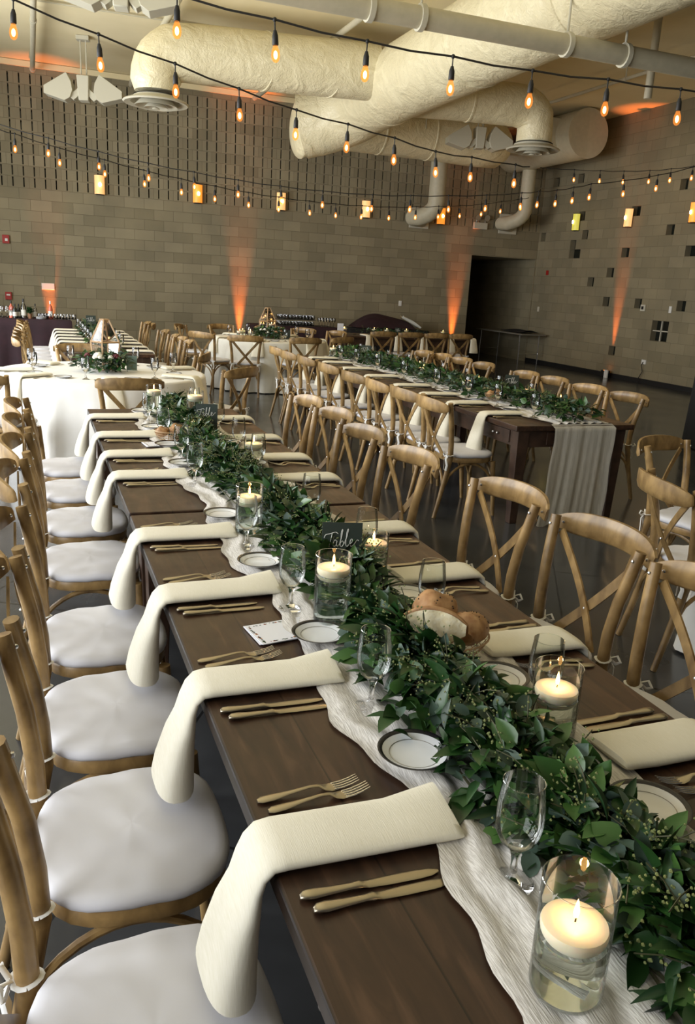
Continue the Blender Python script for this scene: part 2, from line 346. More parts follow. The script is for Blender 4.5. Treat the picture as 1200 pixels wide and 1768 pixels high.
# window wall on the left
lw = MB(); lh = [(a, b, .35, 4.0) for a, b in WINDOWS]
U = sorted([Y0, 0]+[h[0] for h in lh]+[h[1] for h in lh])
for i in range(len(U)-1):
    hole = any(abs(U[i]-h[0]) < 1e-6 for h in lh)
    for (c, d) in (((0, .35), (4.0, WZ)) if hole else ((0, WZ),)): lw.box((WIN_X-.1, (U[i]+U[i+1])/2, (c+d)/2), (.2, U[i+1]-U[i], d-c))
tag(lw.obj('wall_left', M['block_side'], smooth=0), kind='structure')
for q, (a, b) in enumerate(WINDOWS):
    w = MB()
    for y in (a+.03, (a+b)/2, b-.03): w.box((WIN_X-.08, y, 2.175), (.06, .05, 3.65))
    for z in (.38, 1.6, 3.97): w.box((WIN_X-.08, (a+b)/2, z), (.06, b-a, .05))
    tag(w.obj('window_%d' % (q+1), M['black'], smooth=0), kind='structure')
bb = MB(); bb.box((XR-.008, -10.2, .05), (.016, 20.4, .10)); tag(bb.obj('baseboard_right', M['black'], smooth=0), kind='structure')
tr = MB(); tr.box((5, -.03, WZ-.06), (15, .05, .10))
tag(tr.obj('trim_1', M['ceiling'], smooth=0), kind='structure')

# ------------------------------------------------------------ ceiling services
def duct(name, label, pts, r, mats=None, rings=(), cat='duct', n=28):
    root = thing(name, label, cat, (0, 0, 0)); mb = MB(); mb.tube(pts, r, n); mb.obj('duct_body', mats or M['duct'], root)
    for (c, d, rr) in rings:
        k = MB(); c = Vector(c); d = Vector(d).normalized(); k.tube([c-d*.03, c-d*.015, c+d*.015, c+d*.03], [rr*.99, rr+.012, rr+.012, rr*.99], n); k.obj('seam_band', mats or M['duct'], root)
    return root
def arc(c, a, b, n=8):   # quarter bend through corner c from a to b
    c, a, b = Vector(c), Vector(a), Vector(b); return [(a*(1-t)**2+c*2*t*(1-t)+b*t*t) for t in [i/n for i in range(n+1)]]
trunk = duct('main_duct', 'huge foil-wrapped round duct running along the ceiling to a capped elbow', [(5.95, -19, 4.78), (5.95, -10, 4.78), (5.95, -6, 4.76), (5.93, -4.6, 4.72)]+arc((5.9, -3.9, 4.6), (5.93, -4.4, 4.7), (5.35, -3.55, 4.42), 6)+[(5.1, -3.42, 4.36)], .54,
     rings=[((5.95, -8.2, 4.77), (0, 1, 0), .54), ((5.95, -5.3, 4.74), (0, 1, 0), .54), ((5.95, -10.5, 4.78), (0, 1, 0), .54)])
k = MB(); k.ball((5.1, -3.42, 4.36), .54, 24, 12, (.35, 1, 1)); k.obj('end_cap', M['duct'], trunk)
def diffuser(root, x, y, z, r=.42):
    d = MB()
    d.lathe([(.30, .12), (r*.62, .10), (r, .035), (r+.02, .02), (r, 0), (r*.80, .02), (.33, .10)], (x, y, z), 36)
    d.lathe([(.20, .09), (r*.66, -.02), (r*.68, -.035), (r*.60, -.03), (.18, .06)], (x, y, z), 32)
    d.lathe([(.06, .06), (r*.36, -.04), (r*.38, -.055), (r*.32, -.05), (.05, .03)], (x, y, z), 28)
    d.lathe([(.0, -.03), (.05, -.05), (.06, -.07), (0, -.075)], (x, y, z), 16)
    d.obj('ring_diffuser', M['horn'], root)
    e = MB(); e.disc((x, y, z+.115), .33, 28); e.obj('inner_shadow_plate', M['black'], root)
lb = duct('branch_duct', 'foil-wrapped branch duct with a down elbow and round diffuser, left of the main duct',
     [(5.6, -5.6, 4.86), (4.2, -5.3, 4.86), (3.0, -5.08, 4.86)]+arc((2.32, -4.95, 4.86), (2.75, -5.03, 4.86), (2.32, -4.95, 4.45), 7)+[(2.32, -4.95, 4.30)], [.40]*3+[.39]*3+[.37]*5+[.31]*2,
     rings=[((4.9, -5.45, 4.86), (1, .21, 0), .40), ((3.9, -5.25, 4.86), (1, .21, 0), .40)])
diffuser(lb, 2.32, -4.95, 4.13, .47)
rb = duct('branch_duct', 'foil-wrapped branch duct with a down elbow and round diffuser, right of the main duct',
     [(6.3, -5.0, 4.75), (7.2, -5.25, 4.75), (8.0, -5.38, 4.75)]+arc((8.62, -5.45, 4.75), (8.2, -5.4, 4.75), (8.62, -5.45, 4.38), 7)+[(8.62, -5.45, 4.2)], [.33]*3+[.33]*6+[.30]*4,
     rings=[((7.4, -5.28, 4.75), (1, -.12, 0), .33)])
diffuser(rb, 8.62, -5.45, 4.07, .44)
fd = duct('cross_duct', 'large dull grey foil duct running along the back wall behind the main duct', [(6.2, -1.9, 4.78), (7.5, -1.9, 4.78), (8.6, -1.9, 4.78), (9.5, -1.9, 4.76), (9.95, -1.9, 4.74), (10.15, -1.9, 4.74)], [.50, .50, .50, .50, .46, .30],
     rings=[((7.2, -1.9, 4.78), (1, 0, 0), .50), ((8.3, -1.9, 4.78), (1, 0, 0), .50)])
for x in (6.9, 8.0, 9.3):
    for yy in (-2.41, -1.39): k = MB(); k.tube([(x, yy, 4.78), (x, yy, WZ)], .012, 6); k.obj('hanger_strap', M['horn'], fd)
def riser(x, xp, z0, z1, r, lab):
    root = thing('riser_pipe', lab, 'pipe'); mb = MB(); mb.tube([(x, -.75, z1)]+[(x, -.75, z0+.5)]+arc((x, -.75, z0), (x, -.75, z0+.35), (x-.32, -.25, z0-.02), 7)+[(xp+.05, -.05, z0-.02)], r, 20); mb.obj('pipe_body', M['pipe'], root)
    q = MB(); q.box((xp, -.02, z0), (.50, .04, .46)); q.obj('wall_plate', M['plate_off'], root, smooth=0, bevel=.005)
riser(9.18, 9.12, 3.30, 4.6, .19, 'thick cream pipe dropping from the grey duct to a wall plate')
riser(11.55, 11.55, 3.34, 5.45, .16, 'slim cream pipe dropping to a wall plate above the dark doorway')
rd = thing('wall_duct', 'round capped duct with a dark grille running along the right wall', 'duct')
k = MB(); k.tube([(11.45, -3.0, 4.99), (11.45, -3.02, 4.99), (11.45, -.1, 4.99)], [.45, .49, .49], 32); k.obj('duct_body', M['pipe'], rd)
k = MB(); k.box((10.90, -1.75, 5.02), (.35, 1.6, .56)); k.obj('grille_collar', M['pipe'], rd, smooth=0, bevel=.01)
k = MB(); k.box((10.72, -1.75, 5.02), (.03, 1.4, .42)); k.obj('grille', M['niche'], rd, smooth=0)
def pipe(label, a, b, r, clamps=(), name='ceiling_pipe', mt='pipe', hang=True):
    root = thing(name, label, 'pipe'); mb = MB(); mb.tube([a, b], r, 16); mb.obj('pipe_body', M[mt], root)
    a, b = Vector(a), Vector(b); d = (b-a).normalized()
    for t in clamps:
        c = a.lerp(b, t); k = MB(); k.tube([c-d*.025, c+d*.025], r*1.22, 16); 
        if hang: k.tube([(c.x, c.y, c.z), (c.x, c.y, WZ)], .012, 6)
        k.obj('pipe_hanger', M['horn'], root)
    return root
pipe('thick cream pipe crossing the ceiling in front of the main duct', (-2.5, -10.8, 4.08), (12.4, -10.85, 4.08), .095, (.396, .43, .537, .584, .70))
pipe('slim cream pipe running to the back wall under the left branch duct', (4.98, -9.5, 5.32), (4.98, -.35, 5.32), .045, (.3, .96))
pipe('slim cream pipe running to the back wall left of the round diffuser', (2.5, -9.0, 5.3), (2.5, -.15, 5.3), .05, (.3, .97))
pipe('slim cream pipe at the far left ending against the slotted wall', (.66, -9.0, 5.3), (.66, -.25, 5.3), .045, (.6, .985))
pipe('thin cream conduit running along the ceiling near the right wall', (10.1, -9.5, 5.32), (10.1, -3.3, 5.32), .03, (.2, .6))
pipe('thin conduit lying across the ceiling at the upper left', (-1.5, -4.1, 5.47), (5.2, -4.3, 5.47), .016, (), hang=False)
pipe('upright cream pipe hanging from the ceiling at the upper right', (8.75, -8.1, 5.5), (8.75, -8.1, 4.45), .055, (.5,), hang=False)
def horn_fixture(x, y, z, s, rz, lab):
    root = thing('uplight_fixture', lab, 'ceiling light', (x, y, z), rz, 'winged fixtures hung from the ceiling'); root.scale = (s, s, s)
    k = MB(); k.box((0, 0, 0), (.16, .22, .30), taper=.8); k.obj('housing', M['horn'], root, bevel=.01)
    for sg in (-1, 1):
        w = MB(); O = [(.50, -.01), (.50, -.10), (.24, -.17), (.17, -.13), (.135, -.04), (.15, .06), (.21, .17)]
        w.loft([[(sg*x_, -.11, z_) for x_, z_ in O], [(sg*x_, .11, z_) for x_, z_ in O]])
        w.loft([[(sg*x_, yy, zc+zz) for yy, zz in ((-.07, -.05), (.07, -.05), (.07, .05), (-.07, .05))] for x_, zc in ((.05, -.02), (.09, -.07), (.13, -.10), (.18, -.07))])
        w.obj('wing', M['horn'], root, smooth=30, bevel=.004)
    r_ = MB()
    for q in (-.035, .035): r_.tube([(q, 0, .12), (q, 0, (WZ-z)/s)], .009, 6)
    r_.box((0, 0, (WZ-z)/s-.03), (.16, .12, .05)); r_.obj('hanging_rod', M['horn'], root)
horn_fixture(1.46, -2.44, 4.68, 1.3, -.25, 'cream winged fixture hanging from the ceiling left of the round diffuser')
horn_fixture(8.85, -3.1, 4.60, 1.3, -.25, 'cream winged fixture hanging in front of the large grey duct')
horn_fixture(1.55, -7.79, 4.75, 1.3, -.2, 'cream winged fixture cut off by the top of the picture')

# ------------------------------------------------------------ string lights
def ray(u, v):
    q = Vector(((u-600)/FOC, (v-884)/FOC, 1)); return _r*q.x+_d*q.y+_f*q.z
def sock_proto():
    s = MB(); s.tube([(0, 0, 0), (0, 0, -.06)], .0045, 6); s.lathe([(0, -.055), (.010, -.058), (.013, -.07), (.018, -.085), (.020, -.135), (.017, -.14), (0, -.14)], n=12); s.ball((0, 0, 0), .014, 8, 5)
    o = s.obj('lamp_socket', M['cable'])
    b = MB(); b.lathe([(.012, -.138), (.016, -.150), (.024, -.172), (.027, -.195), (.024, -.215), (.014, -.230), (0, -.236)], n=12); g = b.obj('bulb', M['bulb'], o)
    f = MB(); f.ball((0, 0, -.192), .013, 8, 6, (1, 1, 1.9)); f.obj('filament', M['filament'], o)
    return o
_sock = [None]
def string_light(label, pts, lamps):
    """pts: cable points (metres); lamps: indices of pts that carry a bulb"""
    root = thing('string_light', label, 'string lights', pts[0]); o0 = Vector(pts[0])
    P = [Vector(p)-o0 for p in pts]; path = []
    for i in range(len(P)-1):
        for t in (0, .5): path.append(P[i].lerp(P[i+1], t)-Vector((0, 0, .012 if t else 0)))
    path.append(P[-1]); k = MB(); k.tube(path, .007, 6); k.obj('cable', M['cable'], root)
    for i in lamps:
        l = bpy.data.lights.new('bulb_light', 'POINT'); l.energy = BULB_W; l.color = (1, .66, .30); l.shadow_soft_size = .03; q = bpy.data.objects.new('bulb_light', l); COL.objects.link(q); q.location = Vector(pts[i])-Vector((0, 0, .27))
        if _sock[0] is None: _sock[0] = s = sock_proto(); s.parent = root
        else: s = dup(_sock[0], parent=root)
        s.location = P[i]; s.rotation_euler = (random.uniform(-.06, .06), random.uniform(-.06, .06), random.uniform(0, 6)); s.scale = (1.05,)*3
string_light('black string of bulbs crossing the picture from the upper left to the far duct', [(-0.02, -12.07, 3.48), (0.27, -11.97, 3.43), (0.42, -11.91, 3.40), (0.98, -11.70, 3.32), (1.56, -11.49, 3.25), (2.11, -11.29, 3.18), (2.67, -11.08, 3.12), (3.23, -10.87, 3.10), (3.79, -10.67, 3.07), (4.34, -10.46, 3.03), (4.86, -10.27, 3.05), (5.55, -10.02, 3.07), (5.79, -9.93, 3.08)], [2, 3, 4, 5, 6, 7, 8, 9, 10, 11])
string_light('black string of large bulbs along the top of the picture', [(0.14, -12.63, 3.45), (1.37, -12.76, 3.35), (1.98, -12.82, 3.29), (2.60, -12.88, 3.24), (3.21, -12.94, 3.22), (3.81, -13.00, 3.20), (4.41, -13.06, 3.21), (5.02, -13.12, 3.21), (5.93, -13.21, 3.22)], [1, 2, 3, 4, 5, 6, 7])
string_light('long string of small bulbs sagging across the room, the upper one over the slotted wall', [(-1.69, -5.17, 3.88), (0.15, -5.52, 3.53), (0.76, -5.64, 3.41), (1.41, -5.76, 3.29), (2.07, -5.89, 3.19), (2.70, -6.01, 3.12), (3.32, -6.12, 3.06), (3.93, -6.24, 3.02), (4.54, -6.35, 3.00), (5.28, -6.49, 3.00), (5.86, -6.60, 3.03), (6.44, -6.71, 3.07), (7.03, -6.82, 3.12), (7.58, -6.93, 3.19), (7.85, -6.98, 3.23), (8.14, -7.03, 3.27), (8.41, -7.08, 3.33), (8.68, -7.14, 3.40), (9.22, -7.24, 3.49), (9.77, -7.34, 3.61), (10.30, -7.44, 3.76), (11.09, -7.59, 3.99)], [2, 3, 4, 5, 6, 7, 8, 9, 10, 11, 12, 13, 14, 15, 16, 17, 18, 19])
string_light('long string of small bulbs sagging across the room, the lower one over the slotted wall', [(-0.42, -5.72, 3.53), (0.15, -5.54, 3.46), (0.33, -5.48, 3.44), (0.91, -5.30, 3.34), (1.54, -5.10, 3.27), (2.13, -4.92, 3.20), (2.73, -4.73, 3.15), (3.30, -4.55, 3.11), (3.91, -4.35, 3.08), (4.49, -4.17, 3.07), (5.10, -3.98, 3.07), (5.66, -3.80, 3.08), (6.25, -3.61, 3.11), (6.88, -3.42, 3.15), (7.54, -3.21, 3.22), (8.12, -3.02, 3.29), (8.69, -2.84, 3.36), (9.29, -2.66, 3.45), (9.86, -2.48, 3.56), (10.47, -2.28, 3.68), (10.68, -2.22, 3.72)], [2, 3, 4, 5, 6, 7, 8, 9, 10, 11, 12, 13, 14, 15, 16, 17, 18, 19])
string_light('short string of bulbs hanging near the right wall', [(10.98, -2.07, 4.38), (11.02, -2.30, 4.35), (11.16, -3.09, 4.25), (11.28, -3.81, 4.17), (11.38, -4.42, 4.11), (11.49, -5.04, 4.07), (11.57, -5.52, 4.06), (11.65, -5.99, 4.06), (11.77, -6.69, 4.06)], [2, 3, 4, 5, 6, 7])
# ------------------------------------------------------------ wall fittings
def sconce(x, y, rz, glassm, lab):
    root = thing('wall_sconce', lab, 'wall lamp', (x, y, 3.38), rz, 'glowing glass wall sconces')
    g = MB(); g.loft([[(.10*math.cos(PI*j/10), -.03-.10*math.sin(PI*j/10), z) for j in range(11)] for z in (-.18, -.17, .17, .18)], closed=False); o = g.obj('glass_shade', glassm, root)
    k = MB(); k.box((0, -.012, 0), (.16, .024, .34)); k.box((0, -.06, -.19), (.16, .1, .015)); k.box((0, -.06, .19), (.10, .08, .01)); k.obj('bracket', M['black'], root, smooth=0)
    c = MB(); c.ball((0, -.142, -.0), .032, 8, 6, (1, .35, 1.3)); c.obj('lamp', M['sconce_core'], root)
for x, g, w in ((1.85, 'sconce_w', 'pale glowing half-round sconce, first from the left on the slotted wall'), (3.86, 'sconce_o', 'amber half-round sconce, second from the left on the slotted wall'), (5.71, 'sconce_w', 'pale half-round sconce, third from the left on the slotted wall'),
                (7.74, 'sconce_w', 'half-round sconce, fourth from the left on the slotted wall, left of the thick pipe'), (9.68, 'sconce_o', 'half-round sconce partly hidden behind the thick drop pipe')):
    sconce(x, -.01, 0, M[g], w)
for y, g, w in ((-1.57, 'sconce_g', 'green-glowing sconce nearest the corner on the right wall'), (-3.42, 'sconce_w', 'white glowing sconce in the middle of the right wall'), (-5.33, 'sconce_o', 'amber sconce cut by the right edge of the picture')):
    sconce(XR-.01, y, -PI/2, M[g], w)
def wallbox(name, label, cat, c, d, mt, face='back', extra=None):
    root = thing(name, label, cat, c); k = MB(); k.box((0, 0, 0), d); k.obj('cover', M[mt], root, smooth=0, bevel=.004)
    if extra:
        for (n, c2, d2, m2) in extra: q = MB(); q.box(c2, d2); q.obj(n, M[m2], root, smooth=0)
wallbox('fire_alarm_strobe', 'red fire alarm strobe high on the left of the back wall', 'alarm', (.01, -.03, 2.20), (.13, .05, .16), 'red', extra=[('strobe_lens', (.01, -.03, -.01), (.05, .02, .05), 'white')])
wallbox('pull_station', 'small red fire alarm pull station above the bar glasses', 'alarm', (.0, -.03, 1.10), (.12, .05, .15), 'red', extra=[('handle', (0, -.03, .02), (.07, .015, .03), 'white')])
wallbox('wall_vent', 'small white rectangular plate on the orange-lit wall above the bar', 'wall plate', (.77, -.02, 1.32), (.25, .03, .13), 'white')
wallbox('light_switch', 'single pale switch plate on the dark part of the back wall', 'switch', (8.78, -.012, 1.32), (.075, .02, .12), 'white')
wallbox('light_switch', 'pale switch plate near the corner of the right wall', 'switch', (XR-.012, -.35, 1.35), (.02, .075, .12), 'plate_off')
wallbox('thermostat', 'square white control with a dark centre on the right wall', 'thermostat', (XR-.02, -4.24, 1.55), (.03, .14, .13), 'plate_off', extra=[('display', (-.02, 0, 0), (.01, .06, .06), 'black')])
wallbox('light_switch', 'pale switch plate left of a small dark niche on the right wall', 'switch', (XR-.012, -5.04, 1.55), (.02, .07, .13), 'white')
wallbox('wall_sign', 'tiny dark red sign on the right wall near the doorway', 'sign', (XR-.012, -.56, 2.24), (.02, .09, .11), 'red')
el = thing('emergency_light', 'two-headed emergency light above the dark doorway', 'emergency light', (10.76, -.05, 3.24)); k = MB(); k.box((0, 0, 0), (.36, .08, .15)); k.obj('battery_box', M['plate_off'], el, smooth=0, bevel=.006)
for sx in (-.12, .12): k = MB(); k.tube([(sx, -.02, .20), (sx, -.10, .18)], [.05, .075], 14); k.tube([(sx, 0, .07), (sx, -.02, .16)], .012, 6); k.obj('lamp_head', M['steel'], el)
ol = thing('wall_outlet', 'white outlet low on the right wall with a dark cord hanging down', 'outlet', (XR-.012, -4.50, .45)); k = MB(); k.box((0, 0, 0), (.02, .13, .09)); k.obj('cover', M['white'], ol, smooth=0)
k = MB(); k.tube([(-.02, 0, 0), (-.04, .02, -.08), (-.03, -.03, -.2), (-.05, .04, -.34), (-.06, .03, -.44)], .008, 6); k.obj('cord', M['black'], ol)
# uplights
def uplight(x, y, tx, ty, lab, power, spot, tz=5., vis=True):
    root = thing('floor_uplight', lab, 'uplight', (x, y, 0), math.atan2(ty-y, tx-x)-PI/2); k = MB(); k.box((0, -.01, .08), (.20, .10, .14)); k.obj('housing', M['black'], root, smooth=0, bevel=.008)
    k = MB(); k.lathe([(.0, .155), (.05, .155), (.055, .15)], (0, 0, 0), 14); k.obj('lens', mat('orange_lens', (1, .3, .05), .3, emis=(1, .25, .03), estr=4.), root)
    if vis: k = MB(); k.box((0.13, -.09, .085), (.11, .03, .17)); k.obj('bracket_plate', M['white'], root, smooth=0)
    l = bpy.data.lights.new('uplight_beam', 'SPOT'); l.energy = power; l.color = (1., .21, .04); l.spot_size = spot; l.spot_blend = 1.; l.shadow_soft_size = .03
    o = bpy.data.objects.new('uplight_beam', l); COL.objects.link(o); o.location = (x, y, .18)
    o.rotation_euler = (Vector((tx, ty, tz))-Vector((x, y, .18))).to_track_quat('-Z', 'Y').to_euler()
UPL = [(.80, -.085, .80, .03, 900), (4.82, -.085, 4.82, .03, 1500), (10.25, -.085, 10.25, .03, 1500)]
for (x, y, tx, ty, p), w in zip(UPL, ('small black uplight on the floor behind the bar throwing orange up the wall', 'small black uplight behind the far round table throwing orange up the wall', 'small black uplight left of the dark doorway throwing orange up the wall')):
    uplight(x, y, tx, ty, w, p, math.radians(21), vis=False)
uplight(XR-.10, -3.42, XR+.02, -3.42, 'small uplight on the floor against the right wall under an orange beam', 1300, math.radians(17))
# ------------------------------------------------------------ cross-back chair (faces +Y, origin on the floor under the seat)
def make_chair():
    root = thing('cross_back_chair', '', 'chair')
    w = M['chair']
    for sx in (-1, 1):
        k = MB(); pts = [(sx*.205, -.295, 0), (sx*.198, -.255, .16), (sx*.192, -.212, .34), (sx*.190, -.190, .46), (sx*.194, -.194, .58), (sx*.205, -.208, .70), (sx*.220, -.229, .80), (sx*.230, -.246, .884)]
        k.tube(pts, [.015, .017, .020, .0215, .0215, .021, .0205, .0195], 10); k.obj('leg', w, root)
    for sx in (-1, 1):
        k = MB(); k.tube([(sx*.205, .215, 0), (sx*.198, .200, .2), (sx*.185, .180, .43)], [.014, .018, .021], 10); k.obj('leg', w, root)
    # bent top rail
    k = MB(); rings = []
    for i in range(21):
        t = i/20*2-1; x = t*.262; y = -.276-.080*max(0, 1-t*t)**.9; yc = y; e = 1-abs(t)**6
        h = .044*(.5+.5*e)+.002; z = .848+.014*(1-t*t); th = .0145*(.6+.4*e)
        lean = .006
        rings.append([(x, yc-th+lean, z-h), (x, yc-th*.3-lean*0, z-h*1.08), (x, yc+th, z-h*.8), (x, yc+th*1.1-lean, z+h*.5), (x, yc+th*.4-lean, z+h), (x, yc-th*.6-lean, z+h), (x, yc-th*1.15, z+h*.4), (x, yc-th*1.1, z-h*.5)])
    k.loft(rings); k.obj('top_rail', w, root, smooth=60)
    # crossed slats
    for sx in (-1, 1):
        k = MB(); rings = []
        for i in range(13):
            t = i/12; x = sx*(.165-.345*t); z = .825-.36*t; y = -.305+.085*t-.030*math.sin(PI*t)+(.004 if sx > 0 else -.004)
            a = Vector((.75, 0, .66*sx*1.)).normalized()*.0155; rings.append([(x-a.x, y-.0035, z+a.z*-1), (x+a.x, y-.0035, z+a.z), (x+a.x, y+.0035, z+a.z), (x-a.x, y+.0035, z-a.z)])
        # orient the flat face across the slat direction
        rings = []
        for i in range(13):
            t = i/12; c = Vector((sx*(.205-.315*t), -.264+.056*t-.022*math.sin(PI*t)+(.0038 if sx > 0 else -.0038), .828-.36*t))
            d = Vector((-sx*.315, 0, -.36)).normalized(); a = Vector((d.z, 0, -d.x))*.0175; q = Vector((0, .0036, 0)); rings.append([c-a-q, c+a-q, c+a+q, c-a+q])
        k.loft(rings); k.obj('cross_slat', w, root, smooth=30)
    for (x, y, z) in ((0, -.243, .594), (-.227, -.221, .853), (.227, -.221, .853)): 
        for yy in (y+(.001 if x else .0005), y-.014 if x == 0 else y-.060):
            k = MB(); k.ball((x, yy, z), .0065, 8, 4); k.obj('rivet', M['steel'], root)
    # seat
    def outline(t, s=1.):
        a = 2*PI*t; c, q = math.cos(a), math.sin(a); n = 3.0; r = (abs(c)**n+abs(q)**n)**(-1/n); x = r*c; y = r*q
        return (x*(.218+.008*y)*s, y*.196*s+.004)
    k = MB(); rings = []
    for (z, s) in ((.430, .95), (.425, .99), (.432, 1.0), (.455, 1.0), (.462, .985), (.462, .80)):
        rings.append([(*outline(j/36, s), z) for j in range(36)])
    k.loft(rings, caps=True); k.obj('seat', w, root, smooth=50)
    # bentwood arches under the seat
    for (a, b, ax) in (((-.19, .19), (.19, .19), 'f'), ((-.192, -.225), (-.19, .19), 's'), ((.192, -.225), (.19, .19), 's'), ((-.19, -.235), (.19, -.235), 'f')):
        k = MB(); pts = []
        for i in range(13):
            t = i/12; x = a[0]+(b[0]-a[0])*t; y = a[1]+(b[1]-a[1])*t; z = .24+.175*math.sin(PI*t)**.55
            pts.append((x, y, z))
        k.tube(pts, .0105, 8); k.obj('arched_brace', w, root)
    # cushion with ties
    k = MB(); rings = []
    for (z, s) in ((.462, .93), (.464, 1.0), (.472, 1.035), (.481, 1.045), (.490, 1.03), (.497, .985), (.501, .90), (.504, .70), (.505, .40), (.505, .002)):
        rings.append([(outline(j/48, s)[0], outline(j/48, s)[1], z+.0014*math.sin(j*1.7)*(s > .85)+.001*math.sin(j*.6+s*9)*(s > .1)) for j in range(48)])
    k.loft(rings, caps=False); cu = k.obj('seat_cushion', M['cushion'], root, smooth=70); cu['label'] = 'white padded seat cushion'
    for sx in (-1, 1):
        k = MB(); c = Vector((sx*.190, -.191, .486))
        k.tube([c+Vector((.024*math.cos(a), .024*math.sin(a), .003*math.sin(2*a))) for a in [i*2*PI/12 for i in range(13)]], .0065, 6, flat=.3)
        b = c+Vector((0, -.026, 0))
        for q in (-1, 1):
            k.tube([b, b+Vector((q*.022, -.016, .016)), b+Vector((q*.042, -.014, .002)), b+Vector((q*.024, -.010, -.012)), b], .006, 6, flat=.35)
            k.tube([b, b+Vector((q*.012, -.016, -.03)), b+Vector((q*.022, -.008, -.075)), b+Vector((q*.016, -.012, -.115))], [.005, .008, .009, .010], 6, flat=.25)
        k.obj('ribbon_tie', M['ribbon'], cu)
    return root
CH = Proto(make_chair)
def chair(x, y, rz, label, group, jit=.03):
    return CH.put((x+random.uniform(-.012, .012), y, 0), rz+random.uniform(-jit, jit), label, group)
E_, W_ = -PI/2, PI/2      # facing +X, facing -X

# ------------------------------------------------------------ farm tables
def farm_table(x0, x1, y0, y1, label, along='Y', group='farm tables', drawers=True):
    cx, cy = (x0+x1)/2, (y0+y1)/2; w, l = x1-x0, y1-y0
    if along == 'X': w, l = l, w
    root = thing('farm_table', label, 'table', (cx, cy, 0), 0 if along == 'Y' else PI/2, group)
    k = MB(); k.box((0, 0, TH-.02), (w, l-.012, .04)); k.obj('tabletop', M['plank'], root, smooth=0, bevel=.006)
    k = MB(); ax, ay = w/2-.07, l/2-.07
    for s in (-1, 1): k.box((s*ax, 0, TH-.105), (.028, l-.16, .13)); k.box((0, s*ay, TH-.105), (w-.16, .028, .13))
    k.obj('apron', M['plank_dark'], root, smooth=0, bevel=.003)
    for sx in (-1, 1):
        for sy in (-1, 1): k = MB(); k.box((sx*(w/2-.095), sy*(l/2-.095), .36), (.10, .10, .72), taper=.62); k.obj('leg', M['plank_dark'], root, smooth=0, bevel=.004)
    if drawers:
        for s in (-1, 1):
            for (c, d) in (((0, s*(ay+.017), TH-.105), (.46, .012, .095)),): q = MB(); q.box(c, d); dr = q.obj('drawer', M['plank_dark'], root, smooth=0, bevel=.003); kn = MB(); [kn.ball((t, s*(ay+.035), TH-.105), .012, 10, 6) for t in (-.035, .035)]; kn.obj('knob', M['steel'], dr)
            q = MB(); q.box((s*(ax+.017), -l/2+.35, TH-.105), (.012, .36, .095)); dr = q.obj('drawer', M['plank_dark'], root, smooth=0, bevel=.003); kn = MB(); [kn.ball((s*(ax+.035), -l/2+.35+t, TH-.105), .012, 10, 6) for t in (-.03, .03)]; kn.obj('knob', M['steel'], dr)
    return root

# ------------------------------------------------------------ tableware prototypes
def make_knife():
    k = MB(); rings = []
    prof = [(0, .005, .003), (.006, .0095, .005), (.02, .0115, .005), (.05, .0085, .0042), (.085, .0065, .004), (.098, .0085, .0045), (.103, .007, .0035), (.112, .009, .0022), (.15, .0105, .0018), (.20, .0105, .0014), (.222, .0085, .0012), (.236, .003, .0008)]
    for (y, w_, t) in prof: rings.append([(w_*math.cos(a), y, t+.0005+t*math.sin(a)) for a in [2*PI*j/12 for j in range(12)]])
    k.loft(rings); o = k.obj('knife', M['cutlery'], smooth=50); return tag(o, 'k', 'knife')
def make_fork():
    root = thing('fork', 'f', 'fork'); k = MB(); rings = []
    for (y, w_, t, z) in [(0, .005, .002, .002), (.008, .010, .003, .003), (.03, .010, .003, .004), (.06, .006, .0022, .007), (.10, .0042, .002, .011), (.118, .0045, .002, .010), (.130, .010, .0016, .004), (.142, .0125, .0014, .002), (.152, .0122, .0013, .002)]:
        rings.append([(w_*math.cos(a), y, z+t*math.sin(a)) for a in [2*PI*j/10 for j in range(10)]])
    k.loft(rings); k.obj('handle', M['cutlery'], root, smooth=50)
    k = MB()
    for i in range(4): x = (i-1.5)*.0066; k.tube([(x*.95, .148, .002), (x, .165, .003), (x, .183, .007), (x*.98, .198, .013)], [.0021, .0019, .0017, .0009], 6)
    k.obj('tines', M['silver'], root); return root
def make_goblet():
    root = thing('water_goblet', 'g', 'glass')
    k = MB(); k.lathe([(0, .0), (.034, .0), (.0355, .002), (.030, .0045), (.014, .009), (.007, .018), (.0055, .035), (.0065, .05), (.009, .060), (.013, .0665), (.0, .0665)], n=28); k.obj('stem_and_foot', M['glass'], root, smooth=60)
    k = MB(); k.lathe([(0, .067), (.014, .068), (.028, .081), (.036, .099), (.0385, .118), (.0375, .145), (.0345, .170), (.0325, .186)], n=32); k.tube([(.0325*math.cos(t*PI/16), .0325*math.sin(t*PI/16), .1865) for t in range(33)], .0009, 5); k.obj('bowl', M['thin'], root, smooth=60); return root
def make_goblet_far():
    k = MB(); k.lathe([(0, .003), (.034, .002), (.012, .009), (.006, .03), (.0065, .055), (.014, .067), (.030, .082), (.0385, .118), (.0345, .170), (.0325, .186)], n=14); k.lathe([(.0, .07), (.012, .07), (.024, .082)], n=10)
    ob = k.obj('water_goblet', M['thin_far'], smooth=60); return tag(ob, 'g', 'glass')
m_ = bpy.data.materials.new('far_glass'); m_.use_nodes = True; t_ = m_.node_tree; t_.nodes.clear()
_o = t_.nodes.new('ShaderNodeOutputMaterial'); _mx = t_.nodes.new('ShaderNodeMixShader'); _tr = t_.nodes.new('ShaderNodeBsdfTransparent'); _gl = t_.nodes.new('ShaderNodeBsdfGlossy')
_lw = t_.nodes.new('ShaderNodeLayerWeight'); _lw.inputs[0].default_value = .4; _gl.inputs['Roughness'].default_value = .08
